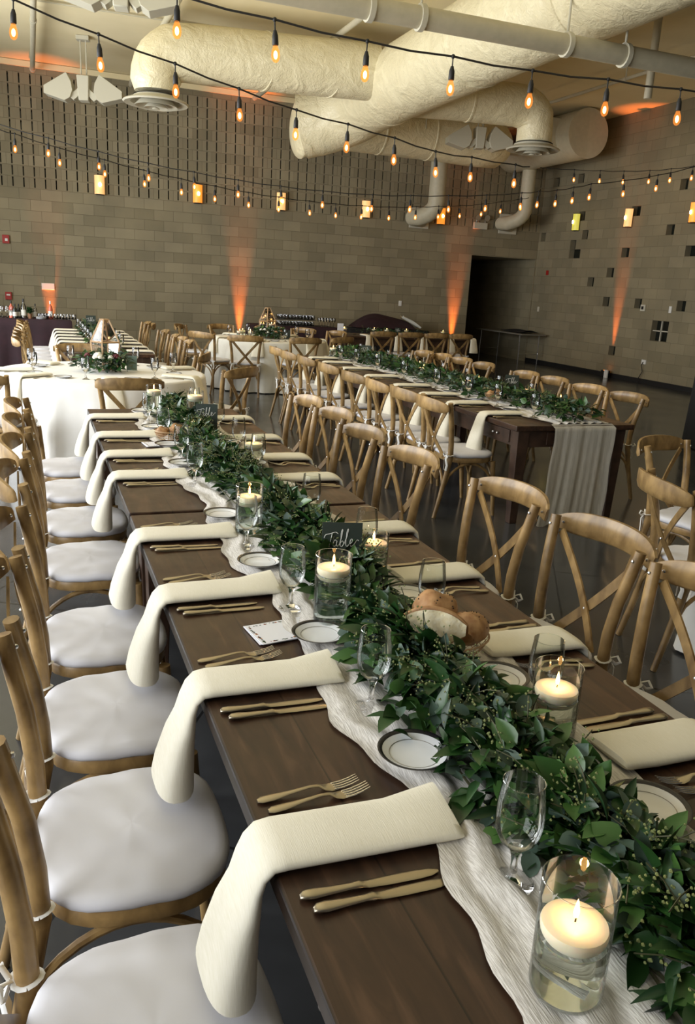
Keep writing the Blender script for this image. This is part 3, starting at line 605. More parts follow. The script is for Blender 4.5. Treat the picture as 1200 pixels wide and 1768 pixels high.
t_.links.new(_lw.outputs['Fresnel'], _mx.inputs[0]); t_.links.new(_tr.outputs[0], _mx.inputs[1]); t_.links.new(_gl.outputs[0], _mx.inputs[2]); t_.links.new(_mx.outputs[0], _o.inputs[0]); M['thin_far'] = m_
def make_plate():
    root = thing('bread_plate', 'p', 'plate'); k = MB(); k.lathe([(0, .004), (.045, .004), (.052, .006), (.0665, .013), (.0665, .0115), (.050, .002), (.0, 0)], n=44); k.obj('plate_body', M['porcelain'], root, smooth=60)
    k = MB(); k.lathe([(.0655, .0128), (.069, .0142), (.0745, .0165), (.0755, .016), (.0745, .0145), (.066, .0108)], n=44, closed=True); q = k.obj('dark_rim', M['rimdark'], root, smooth=60); q['label'] = 'dark patterned rim'
    k = MB(); k.lathe([(.0500, .0058), (.0508, .0066), (.0516, .0064)], n=44); k.obj('gold_line', M['gold'], root); return root
def make_candle(h=.19, water=.10, lit=True):
    root = thing('candle_vase', 'c', 'candle')
    r = .050; k = MB(); k.lathe([(0, .003), (r-.004, .003), (r-.001, .006), (r, .012), (r, h)], n=36); k.tube([(r*math.cos(t*PI/18), r*math.sin(t*PI/18), h) for t in range(37)], .0012, 5); k.obj('glass_cylinder', M['thin'], root, smooth=60)
    k = MB(); k.lathe([(0, .009), (r-.0035, .009), (r-.0028, .018), (r-.0028, water), (0, water)], n=32); k.obj('water', M['water'], root, smooth=50)
    z = water-.016; k = MB(); k.lathe([(0, z), (.028, z), (.038, z+.010), (.0445, z+.022), (.0455, z+.030), (.044, z+.035), (.036, z+.038), (.015, z+.0365), (0, z+.036)], n=32); c = k.obj('floating_candle', M['wax'], root, smooth=50)
    k = MB(); k.tube([(0, 0, z+.035), (.001, 0, z+.046)], .0012, 6); k.obj('wick', M['wick'], c)
    if lit:
        k = MB(); k.lathe([(0, z+.042), (.003, z+.045), (.0042, z+.051), (.0032, z+.060), (.0012, z+.069), (0, z+.073)], n=10); k.obj('flame', M['flame'], c, smooth=60)
    root['flame_z'] = z+.056
    return root
_cand = {}
def candle(x, y, z, h, water, label, group, power=.30, light=True):
    key = (h, water)
    if key not in _cand: _cand[key] = o = make_candle(h, water); o.location = (x, y, z); o['label'] = label; o['group'] = group
    else: o = dup(_cand[key], (x, y, z), random.uniform(0, 6), label, group)
    if light:
        l = bpy.data.lights.new('candle_light', 'POINT'); l.energy = power; l.color = (1, .55, .20); l.shadow_soft_size = .006
        q = bpy.data.objects.new('candle_light', l); COL.objects.link(q); q.location = (x, y, z+o['flame_z'])
    return o
KN, FK, GO, GF, PL = Proto(make_knife), Proto(make_fork), Proto(make_goblet), Proto(make_goblet_far), Proto(make_plate)

def napkin(name_label, group, xi, xe, y, z, side, hang=.25, w=.13, curl=0., jit=0.):
    """folded linen runner-napkin from xi on the table out to the edge xe, hanging down outside; side=-1 hangs towards -X"""
    root = bpy.data.objects.new('napkin', None)
    L = abs(xe-xi); P = [(0., .012, w*.97, .006), (.004, .0145, w*.99, .0125), (.015, .0148, w, .0145), (L*.3, .0150, w, .0150), (L*.6, .0150, w*1.0, .0150), (L-.02, .0155, w*1.0, .0150)]
    if hang and hang < .2: P += [(L+.004, .013, w*1.0, .011), (L+.018, .002, w, .009), (L+.024, -.02, w, .008), (L+.026, -hang*.5, w*.98, .008), (L+.028, -hang, w*.96, .008)]
    elif hang: P += [(L+.004, .0125, w*1.0, .0125), (L+.020, -.004, w*1.0, .0120), (L+.029, -.03, w*1.02, .015), (L+.036, -.07, w*1.08, .021), (L+.048, -hang*.5, w*1.22, .031), (L+.060, -hang*.8, w*1.36, .042), (L+.064, -hang*.97, w*1.42, .046), (L+.064, -hang, w*1.40, .044)]
    else: P += [(L+.003, .012, w, .012)]
    rings = []; n = 26
    for i, (s, h, ww, th) in enumerate(P):
        a = P[max(i-1, 0)]; b = P[min(i+1, len(P)-1)]; t = Vector((b[0]-a[0], 0, b[1]-a[1])).normalized(); nn = Vector((-t.z, 0, t.x))
        sh = jit*s*1.2
        ring = []
        for j in range(n):
            q = 2*PI*j/n; cw = math.copysign(abs(math.cos(q))**.75, math.cos(q))*ww/2; ch = math.copysign(abs(math.sin(q))**.8, math.sin(q))*th
            lift = curl*max(0, 1-s/.09)**1.5*max(0, (.5-cw/ww))**1.5*.022
            p = Vector((s, cw+sh, h+lift))+nn*ch*(1.0-.15*(cw/ww)); ring.append((p.x, p.y, p.z))
        rings.append(ring)
    k = MB(); k.loft(rings, caps=True)
    me = k.mesh('napkin', M['napkin'], 50); o = bpy.data.objects.new('napkin', me); COL.objects.link(o)
    o.location = (xi, y, z+.001); o.rotation_euler = (0, 0, 0 if side > 0 else PI)
    bpy.data.objects.remove(root)
    return tag(o, name_label, 'napkin', group)

SIDE = {-1: 'left', 1: 'right'}
def setting(x_edge, y, side, tbl, k, detail=3, edge_in=.335, hang=.25, curl=0, far_glass=False, drops=(), z=TT):
    """one place setting; side -1: diner on the left looking +X. tbl: text for labels, k: ordinal text"""
    s = -side   # direction from edge towards table centre
    o = 'at the %s place, %s side of the %s' % (k, SIDE[side], tbl); g = 'on the %s' % tbl
    xi = x_edge+s*edge_in
    w = .13+random.uniform(-.006, .008)
    napkin('cream folded napkin %s' % o, 'napkins '+g, xi+random.uniform(-.01, .01), x_edge, y, z, side, hang, w, curl, random.uniform(-.03, .03))
    ln = -s  # diner's left hand is +Y for side -1
    lf = 1 if side < 0 else -1
    kz = z
    rz0 = -PI/2 if s > 0 else PI/2
    if 'knife' not in drops and detail >= 1:
        for q in (0, 1):
            yy = y-lf*(.105+.032*q); KN.put((x_edge+s*(.022+.012*q), yy, kz), rz0+lf*random.uniform(-.03, .05), ('inner ' if q == 0 else 'outer ')+'knife '+o, 'knives '+g)
    if 'fork' not in drops and detail >= 1:
        for q in (0, 1):
            yy = y+lf*(.115+.034*(1-q)); FK.put((x_edge+s*(.02+.012*q), yy-lf*.0, kz), rz0+lf*random.uniform(0., .09), ('outer ' if q == 0 else 'inner ')+'fork '+o, 'forks '+g)
    if 'plate' not in drops and detail >= 1:
        PL.put((x_edge+s*(.345 if side < 0 else .325)+random.uniform(-.008, .008), y+lf*.185+random.uniform(-.01, .01), z+.017), random.uniform(0, 6), 'dark-rimmed plate '+o, 'bread plates '+g)
    if 'goblet' not in drops:
        (GF if far_glass else GO).put((x_edge+s*.335+random.uniform(-.01, .02), y-lf*.18, z+.009), random.uniform(0, 6), 'water goblet '+o, 'goblets '+g)

# ------------------------------------------------------------ greenery
def leaf_template(kind):
    nu, nv = 5, 2; vs = []
    for i in range(nu+1):
        t = i/nu
        if kind == 'broad': w = math.sin(PI*min(1, t*.98)**.75)**.9*(1-.25*t) if 0 < t < 1 else .0
        elif kind == 'lance': w = math.sin(PI*t)**1.1 if 0 < t < 1 else .0
        else: w = math.sin(PI*t)**.6 if 0 < t < 1 else .0
        for j in range(nv+1):
            v = j/nv*2-1; vs.append((t, v*w*.5, abs(v)*w*.10-.22*t*t*(1 if kind != 'euca' else .5)))
    fs = [(i*(nv+1)+j, (i+1)*(nv+1)+j, (i+1)*(nv+1)+j+1, i*(nv+1)+j+1) for i in range(nu) for j in range(nv)]
    return np.array(vs), np.array(fs)
TEMPL = {k: leaf_template(k) for k in ('broad', 'lance', 'euca')}
def leaf_cloud(name, kind, poss, dirs, lens, wids, mtl, parent, rng):
    V, F_ = TEMPL[kind]; n = len(poss); nv = len(V)
    d = dirs/np.linalg.norm(dirs, axis=1, keepdims=True); up = np.array([0, 0, 1.])+rng.normal(0, .45, (n, 3)); sd = np.cross(up, d); sd /= np.linalg.norm(sd, axis=1, keepdims=True); nn = np.cross(d, sd)
    P = poss[:, None]+V[None, :, 0:1]*lens[:, None, None]*d[:, None]+V[None, :, 1:2]*wids[:, None, None]*sd[:, None]+V[None, :, 2:3]*lens[:, None, None]*nn[:, None]
    Fa = (F_[None]+(np.arange(n)*nv)[:, None, None]).reshape(-1, 4)
    me = bpy.data.meshes.new(name); me.from_pydata(P.reshape(-1, 3).tolist(), [], Fa.tolist()); me.materials.append(mtl); me.polygons.foreach_set('use_smooth', [True]*len(Fa)); me.update()
    o = bpy.data.objects.new(name, me); COL.objects.link(o); o.parent = parent; return o
def garland(label, cx, y0, y1, z, n, seed, avoid=(), half=.135, hgt=.11, group=None, wob=.03, density=None, cat='garland', name='greenery_garland', ring=None, scale=1.):
    rng = np.random.default_rng(seed); root = thing(name, label, cat, (0, 0, 0), 0, group)
    root.location = (cx, (y0+y1)/2, z) if ring is None else (*ring[:2], z); org = np.array(root.location)
    def pts(m):
        t = rng.random(m)
        if density: t = density(t)
        u = rng.normal(0, .5, m).clip(-1.15, 1.15)
        if ring is None:
            y = y0+(y1-y0)*t; x = cx+wob*np.sin(y*2.3)+u*half*(1+.22*np.sin(y*5.1+1))
            ax = np.stack([np.zeros(m), np.ones(m), np.zeros(m)], 1)
            out = np.stack([np.sign(u)*abs(u)*1.0, rng.normal(0, .75, m), np.zeros(m)], 1)
        else:
            a = 2*PI*t; rr = ring[2]+u*half; x = org[0]+rr*np.cos(a); y = org[1]+rr*np.sin(a); out = np.stack([u*np.cos(a)+rng.normal(0, .6, m), u*np.sin(a)+rng.normal(0, .6, m), np.zeros(m)], 1)
        top = hgt*np.sqrt(np.clip(1-(u/1.25)**2, .05, 1)); zz = z+.008+top*rng.random(m)**.6
        P_ = np.stack([x, y, zz], 1); D = out+np.stack([rng.normal(0, .35, m), rng.normal(0, .35, m), -.02+rng.normal(.05, .30, m)+(.30*(zz-z)/hgt)], 1)
        for (ax_, ay_, ar) in avoid:
            dd = np.stack([P_[:, 0]-ax_, P_[:, 1]-ay_], 1); q = np.linalg.norm(dd, axis=1)+1e-6; inn = q < ar; push = dd/q[:, None]*(ar)[..., None] if isinstance(ar, np.ndarray) else dd/q[:, None]*ar
            P_[inn, 0] = ax_+push[inn, 0]; P_[inn, 1] = ay_+push[inn, 1]
            near = q < ar+.03; D[near, :2] = push[near]/ar*.5+D[near, :2]*.5; D[near, 2] = abs(D[near, 2])+.3
        return P_, D
    for kind, frac, L, Wd, mt_, nm in (('broad', .46, .060, .043, 'leaf', 'broad_leaves'), ('lance', .26, .060, .017, 'lance', 'narrow_leaves'), ('euca', .28, .044, .027, 'euca', 'eucalyptus_leaves')):
        m = int(n*frac); P_, D = pts(m); ln_ = L*scale*rng.uniform(.6, 1.35, m); o = leaf_cloud(nm, kind, P_-org, D, ln_, Wd*scale*rng.uniform(.7, 1.25, m), M[mt_], root, rng); o['kind'] = 'stuff'
    m = max(6, int(n*.052)); P_, D = pts(m); k = MB(); st = MB()
    oc = [(1, 0, 0), (-1, 0, 0), (0, 1, 0), (0, -1, 0), (0, 0, 1), (0, 0, -1)]; of = [(0, 2, 4), (2, 1, 4), (1, 3, 4), (3, 0, 4), (2, 0, 5), (1, 2, 5), (3, 1, 5), (0, 3, 5)]
    for i in range(m):
        c = Vector(P_[i]-org)+Vector((0, 0, .02)); d = Vector(D[i]).normalized(); d.z = abs(d.z); e = c+d*.07*scale; st.tube([c, (c+e)/2+Vector((0, 0, .006)), e], .0013, 4, caps=False)
        for q in range(16 if scale >= 1 else 8):
            p = c.lerp(e, rng.random())+Vector(rng.normal(0, .011, 3)*scale); r = .0030*rng.uniform(.7, 1.3); k.add([p+Vector(v)*r for v in oc], of)
    k.obj('seed_clusters', M['berry'], root)['kind'] = 'stuff'; 
    if ring is None:
        for q in range(5): st.tube([(cx-org[0]+.05*math.sin(y*3+q*2)+(q-2)*.03, y-org[1], .02+.015*math.sin(y*4+q)) for y in np.arange(y0, y1, .12)], .003, 5)
    st.obj('stems', M['stem'], root)
    return root
def runner(label, x0, x1, y0, y1, z, seed, group=None, hang=0.):
    rng = np.random.default_rng(seed); nu, nv = 44, int((y1-y0)/.025); ph = rng.random(12)*6
    def f(a, b):
        y = y0+(y1-y0)*b; e0 = x0+.022*math.sin(y*5.3+ph[0])+.014*math.sin(y*12+ph[1])+.007*math.sin(y*37); e1 = x1+.022*math.sin(y*4.7+ph[2])+.014*math.sin(y*11+ph[3])
        e0 -= .09*max(0, min(1, (-17.35-y)/.5)); x = e0+(e1-e0)*a; s = a*(x1-x0)
        h = abs(math.sin(s*42+1.6*math.sin(y*2.6+ph[4])+ph[5]))**2*.0125+abs(math.sin(s*90+2.2*math.sin(y*3.9+ph[6])))**2*.005+.004*math.sin(y*21+s*30+ph[7])**2
        h *= min(1, .35+a*5, .35+(1-a)*5)
        return (x, y, z+.0015+h)
    k = MB(); k.grid(f, nu, nv); o = k.obj('table_runner', M['gauze'], None, smooth=80)
    return tag(o, label, 'table runner', group)

# ------------------------------------------------------------ the long foreground table
TX0, TX1, CX = .763, 1.783, 1.285
farm_table(TX0, TX1, -17.97, -15.31, 'dark plank farm table nearest the camera')
farm_table(TX0, TX1, -15.29, -12.63, 'dark plank farm table behind the nearest one, end to end with it')
LT = 'long foreground table'
runner('white gauze runner under the greenery along the long foreground table', 1.045, 1.545, -17.96, -12.66, TT, 3)
YL = [-17.385, -16.80, -16.215, -15.645, -14.72, -14.235, -13.70, -13.06]
YR = [-17.30, -16.775, -16.235, -15.72, -14.86, -14.39, -13.84, -13.16]
for i, y in enumerate(YL): setting(TX0, y, -1, LT, ORS[i], hang=.23, curl=1 if i < 3 else .5)
for i, y in enumerate(YR): setting(TX1, y, 1, LT, ORS[i], edge_in=.285, hang=.16, curl=.3)
YCL = [-17.42, -16.88, -16.34, -15.80, -15.02, -14.42, -13.80, -13.20]
for i, y in enumerate(YCL): chair([.575, .595, .615, .628, .632, .632, .632, .632][i], y, E_, '%s white-cushioned chair on the left side of the long foreground table' % ORS[i], 'chairs on the left of the long foreground table', .02)
YCR = [(-16.80, 2.02), (-16.24, 2.02), (-15.65, 2.01), (-14.92, 1.88), (-14.27, 1.88), (-13.62, 1.95), (-13.05, 1.95)]
for i, (y, x) in enumerate(YCR): chair(x, y, W_+(.06 if i > 2 else .03), '%s cross-back chair on the right side of the long foreground table' % ORS[i], 'chairs on the right of the long foreground table', .02)
CV = [(1.078, -17.765, .175, .09, 'floating candle in a short glass cylinder of water, nearest the camera at the bottom right'),
      (1.44, -17.20, .165, .095, 'floating candle in glass beside the second right-hand plate, behind the nearest goblet'),
      (1.175, -16.53, .205, .15, 'floating candle in a tall glass cylinder in front of the dark green table card'),
      (1.45, -16.16, .135, .085, 'floating candle in glass just behind the dark green table card on its right'),
      (1.155, -15.67, .185, .125, 'floating candle in glass deep in the leaves left of the garland middle'),
      (1.47, -14.50, .135, .085, 'floating candle in glass right of the garland, behind a pale leaf'),
      (1.24, -14.05, .155, .085, 'floating candle in glass in front of the far table card'),
      (1.33, -13.62, .250, .205, 'tall glass cylinder with candle right behind the far table card'),
      (1.17, -13.0, .205, .15, 'glass candle cylinder at the far end of the long foreground table')]
for c in CV: candle(*c[:2], TT+.009, *c[2:], 'candle cylinders on the long foreground table')
garland('thick garland of ivy, ruscus and seeded eucalyptus along the long foreground table', CX, -17.93, -12.8, TT, 7200, 11,
        avoid=[(c[0], c[1], .064) for c in CV]+[(1.455, y-.19, .092) for y in YR]+[(1.105, y+.18, .062) for y in YL]+[(1.10, y-.18, .045) for y in YL]+[(1.448, y+.18, .045) for y in YR]+[(1.375, -16.83, .128), (1.29, -16.30, .075), (1.40, -13.8, .05), (1.13, -13.93, .10)], density=lambda t: t**1.2, half=.094, hgt=.115)
def table_card(x, y, z, w, h, rz, label, strokes2=None):
    root = thing('table_card', label, 'sign', (x, y, z), rz, 'dark table cards'); k = MB(); k.box((0, 0, h/2), (w, .003, h)); k.obj('card', M['signcard'], root, smooth=0).rotation_euler = (-.10, 0, 0)
    S_ = [[(.05, .72), (.09, .78), (.20, .80), (.33, .83), (.40, .80)], [(.25, .82), (.23, .72), (.19, .61), (.12, .58)],
          [(.37, .68), (.32, .69), (.28, .63), (.30, .58), (.35, .60), (.38, .68), (.37, .60), (.41, .585), (.44, .62)],
          [(.44, .62), (.49, .76), (.51, .87), (.485, .86), (.47, .74), (.46, .60), (.50, .58), (.54, .63), (.51, .68), (.47, .65)],
          [(.55, .62), (.62, .76), (.65, .88), (.625, .87), (.605, .74), (.60, .61), (.64, .585), (.67, .62)],
          [(.69, .63), (.75, .66), (.755, .71), (.72, .71), (.70, .64), (.73, .59), (.80, .62), (.87, .70), (.92, .69)]]
    if strokes2: S_ += strokes2
    k = MB()
    for st in S_:
        P = [Vector(((a-.5)*w, -.003, b*h)) for a, b in st]; sm = []
        for i in range(len(P)-1):
            p0, p1, p2, p3 = P[max(i-1, 0)], P[i], P[i+1], P[min(i+2, len(P)-1)]
            for q in range(5): t = q/5; sm.append(.5*((2*p1)+(p2-p0)*t+(2*p0-5*p1+4*p2-p3)*t*t+(-p0+3*p1-3*p2+p3)*t**3))
        sm.append(P[-1]); k.tube(sm, [.0007+.0006*abs(math.sin(i*.45)) for i in range(len(sm))], 5)
    o = k.obj('script_lettering', M['ink'], root); o.rotation_euler = (-.10, 0, 0); o['label'] = 'white script lettering'
    k = MB(); k.box((0, .03, .004), (w*.8, .06, .008)); k.obj('stand', M['wick'], root, smooth=0)
    return root
one = [[(.56, .46), (.44, .34)], [(.50, .40), (.40, .30)]]
table_card(1.305, -16.25, TT+.03, .125, .18, -.28, 'dark green card reading Table in white script, middle of the long foreground table')
table_card(1.36, -13.82, TT+.045, .125, .165, -.28, 'dark green card reading Table at the far end of the long foreground table', [[(.38, .36), (.50, .46), (.47, .34), (.40, .22)]])
def menu(x, y, rz, label, n=2):
    root = thing('menu_card', label, 'menu', (x, y, TT+.001), rz, 'menus'); rng = random.Random(int(abs(x*1000)))
    for q in range(n): k = MB(); k.box((.002*q, -.004*q, .001+.003*q), (.175, .125, .0022)); k.obj('card', M['paper'], root, smooth=0).rotation_euler = (0, 0, .05*q)
    k = MB(); cols = [M['leaf'], M['red'], mat('orange_print', (.6, .2, .04), .6), mat('grey_print', (.12, .15, .16), .6)]
    z = .001+.003*(n-1)+.0014
    for i in range(110):
        t = rng.random()*4; a = t % 1; e = .006
        x_, y_ = [(-.078+.156*a, -.054), (.078, -.054+.108*a), (.078-.156*a, .054), (-.078, .054-.108*a)][int(t)]
        k.cur = rng.choice([0, 0, 3, 3, 3, 1, 2]); x_ += rng.uniform(-.002, .002); y_ += rng.uniform(-.002, .002); r = rng.uniform(.0015, .0032)
        k.add([(x_-r, y_-r*.6, z), (x_+r, y_-r, z), (x_+r*.7, y_+r, z), (x_-r, y_+r*.8, z)], [(0, 1, 2, 3)])
    o = k.obj('printed_floral_border', cols, root, smooth=0); o.rotation_euler = (0, 0, .05*(n-1)); o.location = (.002*(n-1), -.004*(n-1), 0)
    return root
menu(1.035, -16.525, .12, 'stack of white cards with a floral border beside the tall candle')
menu(1.075, -13.93, .10, 'white card with a blue-grey border near the far bread basket')
def bread(kind, label, loc, rz, s=1.):
    root = thing('bread_roll', label, 'bread', loc, rz, 'bread in the basket'); root.scale = (s,)*3
    k = MB(); rings = []; n = 20
    if kind == 'cut':
        for i in range(11):
            t = i/10; r = math.sin(PI*min(max(t, .02), .98))**.5*.042; x = (t-.5)*.13
            rings.append([(x, -.002 if math.sin(a) < 0 else .034*math.sin(a)*r/.042, .032+r*math.cos(a)*.9) for a in [2*PI*j/n for j in range(n)]])
        k.loft(rings); k.obj('crust', M['crust'], root, smooth=60)
        k = MB(); k.loft([[((t-.5)*.122, -.004, .032-.034*math.sin(PI*min(max(t, .03), .97))**.5), ((t-.5)*.122, -.009-.003*math.sin(t*19), .032), ((t-.5)*.122, -.004, .032+.033*math.sin(PI*min(max(t, .03), .97))**.5)] for t in [i/14 for i in range(15)]], closed=False)
        q = k.obj('cut_face', M['crumb'], root, smooth=60); q['label'] = 'pale torn bread face'
    else:
        for i in range(13):
            t = i/12; r = math.sin(PI*min(max(t, .01), .99))**.6*.045; rings.append([((t-.5)*(.10 if kind == 'round' else .12), math.cos(a)*r, .030+math.sin(a)*r*.8+.004*math.sin(3*a+t*9)) for a in [2*PI*j/n for j in range(n)]])
        k.loft(rings); k.obj('crust', M['crust'], root, smooth=60)
        rng = random.Random(3); k = MB()
        for i in range(26): a = rng.uniform(0, PI); t = rng.uniform(.2, .8); r = math.sin(PI*t)**.6*.0455; k.ball(((t-.5)*.10, math.cos(a)*r, .031+math.sin(a)*r*.8), .0016, 5, 3)
        k.obj('seeds', M['wick'], root)['kind'] = 'stuff'
    return root
def basket(x, y, z, r, label):
    root = thing('wire_basket', label, 'basket', (x, y, z), 0, 'bread baskets'); k = MB()
    for zz, rr, w in ((.06, r, .0028), (.045, r*.93, .0012), (.03, r*.84, .0012), (.015, r*.7, .0012), (.002, r*.5, .002)): k.tube([(rr*math.cos(a), rr*math.sin(a), zz) for a in [2*PI*i/32 for i in range(33)]], w, 5)
    k.obj('rim_wires', M['copper'], root); k = MB()
    for i in range(28): a = 2*PI*i/28; k.tube([(rr*math.cos(a), rr*math.sin(a), zz) for rr, zz in ((r*.5, .002), (r*.7, .015), (r*.84, .03), (r*.93, .045), (r, .06))], .001, 4)
    k.obj('upright_wires', M['copper'], root); return root
basket(1.375, -16.815, TT+.030, .112, 'wire bread basket beside the garland left of the right-hand plate')
bread('cut', 'torn half roll with a pale face at the front of the near basket', (1.315, -16.865, TT+.092), -.55, 1.3)
bread('round', 'seeded brown roll at the back of the near basket', (1.375, -16.755, TT+.085), .5, 1.35)
bread('long', 'plain brown roll at the right of the near basket', (1.435, -16.835, TT+.07), 1.2, 1.1)
basket(1.13, -13.93, TT+.02, .085, 'small bread bowl near the far table card')
bread('round', 'round roll at the left of the small far bread bowl', (1.09, -13.93, TT+.05), .3, .8)
bread('long', 'long roll leaning at the right of the small far bread bowl', (1.17, -13.92, TT+.06), .8, .85)
dg = MB(); dg.lathe([(0, .002), (.030, .002), (.034, .05), (.038, .11), (.036, .11), (.031, .05), (0, .01)], n=24); tag(dg.obj('tumbler', M['bottle_dark'], None, loc=(1.19, -13.86, TT+.009)), 'dark tinted tumbler behind the far bread bowl', 'glass')

# ------------------------------------------------------------ second farm table on the right
T2X0, T2X1, T2C = 3.69, 4.75, 4.25
farm_table(T2X0, T2X1, -13.49, -10.86, 'dark farm table with drawer knobs under the hanging gauze runner on the right')
farm_table(T2X0, T2X1, -10.84, -8.2, 'dark farm table behind the one with the hanging gauze runner')
RT = 'long right-hand table'
runner('white gauze runner along the long right-hand table', 4.02, 4.55, -13.47, -8.3, TT, 5)
def hang(a, b):
    x = 4.0+.55*a; z = .768-.75*b-.012*math.sin(a*17)*b; x += (-.10*b*b)*(1-a)+(-.03*b)*a+.006*math.sin(b*11)*(1 if a > .9 or a < .1 else 0)
    f = .5*math.sin(a*19+.5)+.35*math.sin(a*34+.4*b)+.25*math.sin(a*57+1)
    y = -13.508-.013*(.25+b)*(1+f)-.04*b*b*(1-a)
    if b < .02: y = -13.46
    return (x, y, z)
k = MB(); k.grid(hang, 60, 30); tag(k.obj('runner_end', M['gauze_hang'], None, smooth=80), 'sheer grey-white gauze end hanging over the near end of the right-hand table', 'table runner')
YT = [-12.98, -12.45, -11.93, -11.32, -10.58, -9.85, -9.22, -8.68]
for i, y in enumerate(YT):
    chair(3.53, y, E_, '%s white-cushioned chair on the left side of the long right-hand table' % ORS[i], 'chairs on the left of the right-hand table', .05)
    setting(T2X0, y+(.0 if i else -.02), -1, RT, ORS[i], hang=.28, far_glass=True, drops=('fork',) if i > 3 else ())
for i, y in enumerate([-12.74, -12.2, -11.58, -11.08, -10.2, -9.65, -9.15, -8.75]):
    chair(5.0 if i != 7 else 4.95, y, W_, '%s cross-back chair on the right side of the long right-hand table' % ORS[i], 'chairs on the right of the right-hand table', .05)
    setting(T2X1, y, 1, RT, ORS[i], edge_in=.30, hang=.15, far_glass=True, detail=1 if i < 4 else 0, drops=('fork', 'knife'))
C2 = [(4.42, -12.95, .15, .085, 'floating candle nearest the hanging gauze on the right-hand table'), (4.52, -12.35, .13, .085, 'small candle glass behind the nearest one on the right-hand table'), (4.22, -11.75, .15, .085, 'floating candle left of the card on the right-hand table'),
      (4.40, -11.65, .13, .085, 'candle glass behind the leaves left of the card on the right-hand table'), (4.30, -10.65, .15, .085, 'floating candle in the middle of the right-hand table'), (4.42, -10.3, .13, .085, 'candle glass right of the garland middle on the right-hand table'), (4.32, -9.3, .13, .085, 'candle glow deep in the far greenery of the right-hand table'), (4.1, -8.35, .13, .085, 'candle at the far end of the right-hand table')]
for c in C2: candle(*c[:2], TT+.012, *c[2:], 'candle cylinders on the right-hand table', power=.35)
garland('garland of mixed leaves along the right-hand table, trailing to the hanging gauze', T2C+.03, -13.42, -8.3, TT, 2600, 21, avoid=[(c[0], c[1], .06) for c in C2], half=.16, hgt=.13, density=lambda t: t**1.1, scale=1.15)
table_card(4.50, -12.08, TT+.03, .125, .18, -.35, 'dark card reading Table on the right-hand table behind the bread bowl')
table_card(4.30, -9.0, TT+.03, .125, .18, -.35, 'dark card near the far end of the right-hand table')
basket(4.18, -12.33, TT+.02, .09, 'glass-like wire bowl of bread on the right-hand table')
bread('round', 'round roll at the left of the bowl on the right-hand table', (4.14, -12.33, TT+.05), .3, .85); bread('long', 'roll at the right of the bowl on the right-hand table', (4.22, -12.31, TT+.06), 1.3, .85)
menu(3.98, -12.28, .1, 'grey-white folded card on the right-hand table beside the bread bowl')

# ------------------------------------------------------------ third farm table, far left
farm_table(.76, 1.78, -8.55, -4.25, 'long dark farm table far left with a row of hanging cream napkins')
FT = 'long far-left table'
for i, y in enumerate([-8.3, -7.75, -7.2, -6.65, -6.1, -5.5, -4.9]):
    setting(.76, y, -1, FT, ORS[i], hang=.28, far_glass=True, detail=0); setting(1.78, y+.02, 1, FT, ORS[i], edge_in=.3, hang=.1, far_glass=True, detail=0)
    chair(.58, y+.02, E_, '%s chair on the left side of the long far-left table' % ORS[i], 'chairs on the left of the far-left table', .06)
for i, y in enumerate([-8.0, -7.5, -7.0, -6.15, -4.55, -4.15]): chair(1.96, y, W_, '%s chair on the right side of the long far-left table' % ORS[i], 'chairs on the right of the far-left table', .08)
C3 = [(1.34, -7.95, .15, .085, 'candle glass near end of the far-left table'), (1.30, -6.3, .15, .085, 'candle glass at the middle of the far-left table'), (1.30, -5.0, .15, .085, 'candle glass at the far end of the far-left table')]
for c in C3: candle(*c[:2], TT+.01, *c[2:], 'candle cylinders on the far-left table', light=False)
g3 = garland('loose garland of leaves and pale flowers along the far-left table', 1.27, -8.3, -4.4, TT, 900, 31, avoid=[(c[0], c[1], .06) for c in C3], half=.14, hgt=.13, scale=1.25)
table_card(1.25, -5.6, TT+.08, .14, .2, 0, 'dark card standing in the greenery of the far-left table')

# ------------------------------------------------------------ round tables
def cloth_table(x, y, r, h, label, mtl, floor=.015, flare=.10, folds=17, seed=0, cat='table', name='round_table'):
    root = thing(name, label, cat, (x, y, 0)); rng = random.Random(seed); ph = [rng.random()*6 for _ in range(4)]
    k = MB(); n = 144; rings = []
    for (rr, z) in [(.001, h), (r*.5, h), (r*.97, h), (r*.995, h-.004), (r+.004, h-.02)]: rings.append([(rr*math.cos(2*PI*j/n), rr*math.sin(2*PI*j/n), z) for j in range(n)])
    for i in range(1, 13):
        t = i/12; ring = []
        for j in range(n):
            a = 2*PI*j/n; w = math.sin(folds*a+ph[0]+.8*math.sin(3*a+ph[1]))+.5*math.sin(folds*1.62*a+ph[2]); rr = r+.005+flare*t*.55+flare*.42*t**.8*w; ring.append((rr*math.cos(a), rr*math.sin(a), h-.02-(h-.02-floor)*t))
        rings.append(ring)
    k.loft(rings, caps=False); k.obj('tablecloth', mtl, root, smooth=70)
    k = MB(); k.tube([(0, 0, 0), (0, 0, h-.04)], .04, 10); k.tube([(0, 0, h-.035), (0, 0, h-.008)], r*.98, 40); k.obj('table_frame', M['plank_dark'], root); return root
M['linen'] = noisy('white_tablecloth', (.80, .79, .75), (.84, .83, .80), (3, 3, 3), 3, .75, .1)
M['linen2'] = noisy('ivory_tablecloth', (.72, .70, .62), (.77, .75, .67), (3, 3, 3), 3, .75, .1)
R1 = (1.05, -10.40, .95); R2 = (4.02, -5.45, .93); R3 = (4.22, -16.16, .90)
cloth_table(R1[0], R1[1], R1[2], .765, 'round table in a bright white floor-length cloth at the left', M['linen'], seed=2)
cloth_table(R2[0], R2[1], R2[2], .775, 'round table in an ivory floor-length cloth in front of the orange-lit wall', M['linen2'], seed=5, folds=21)
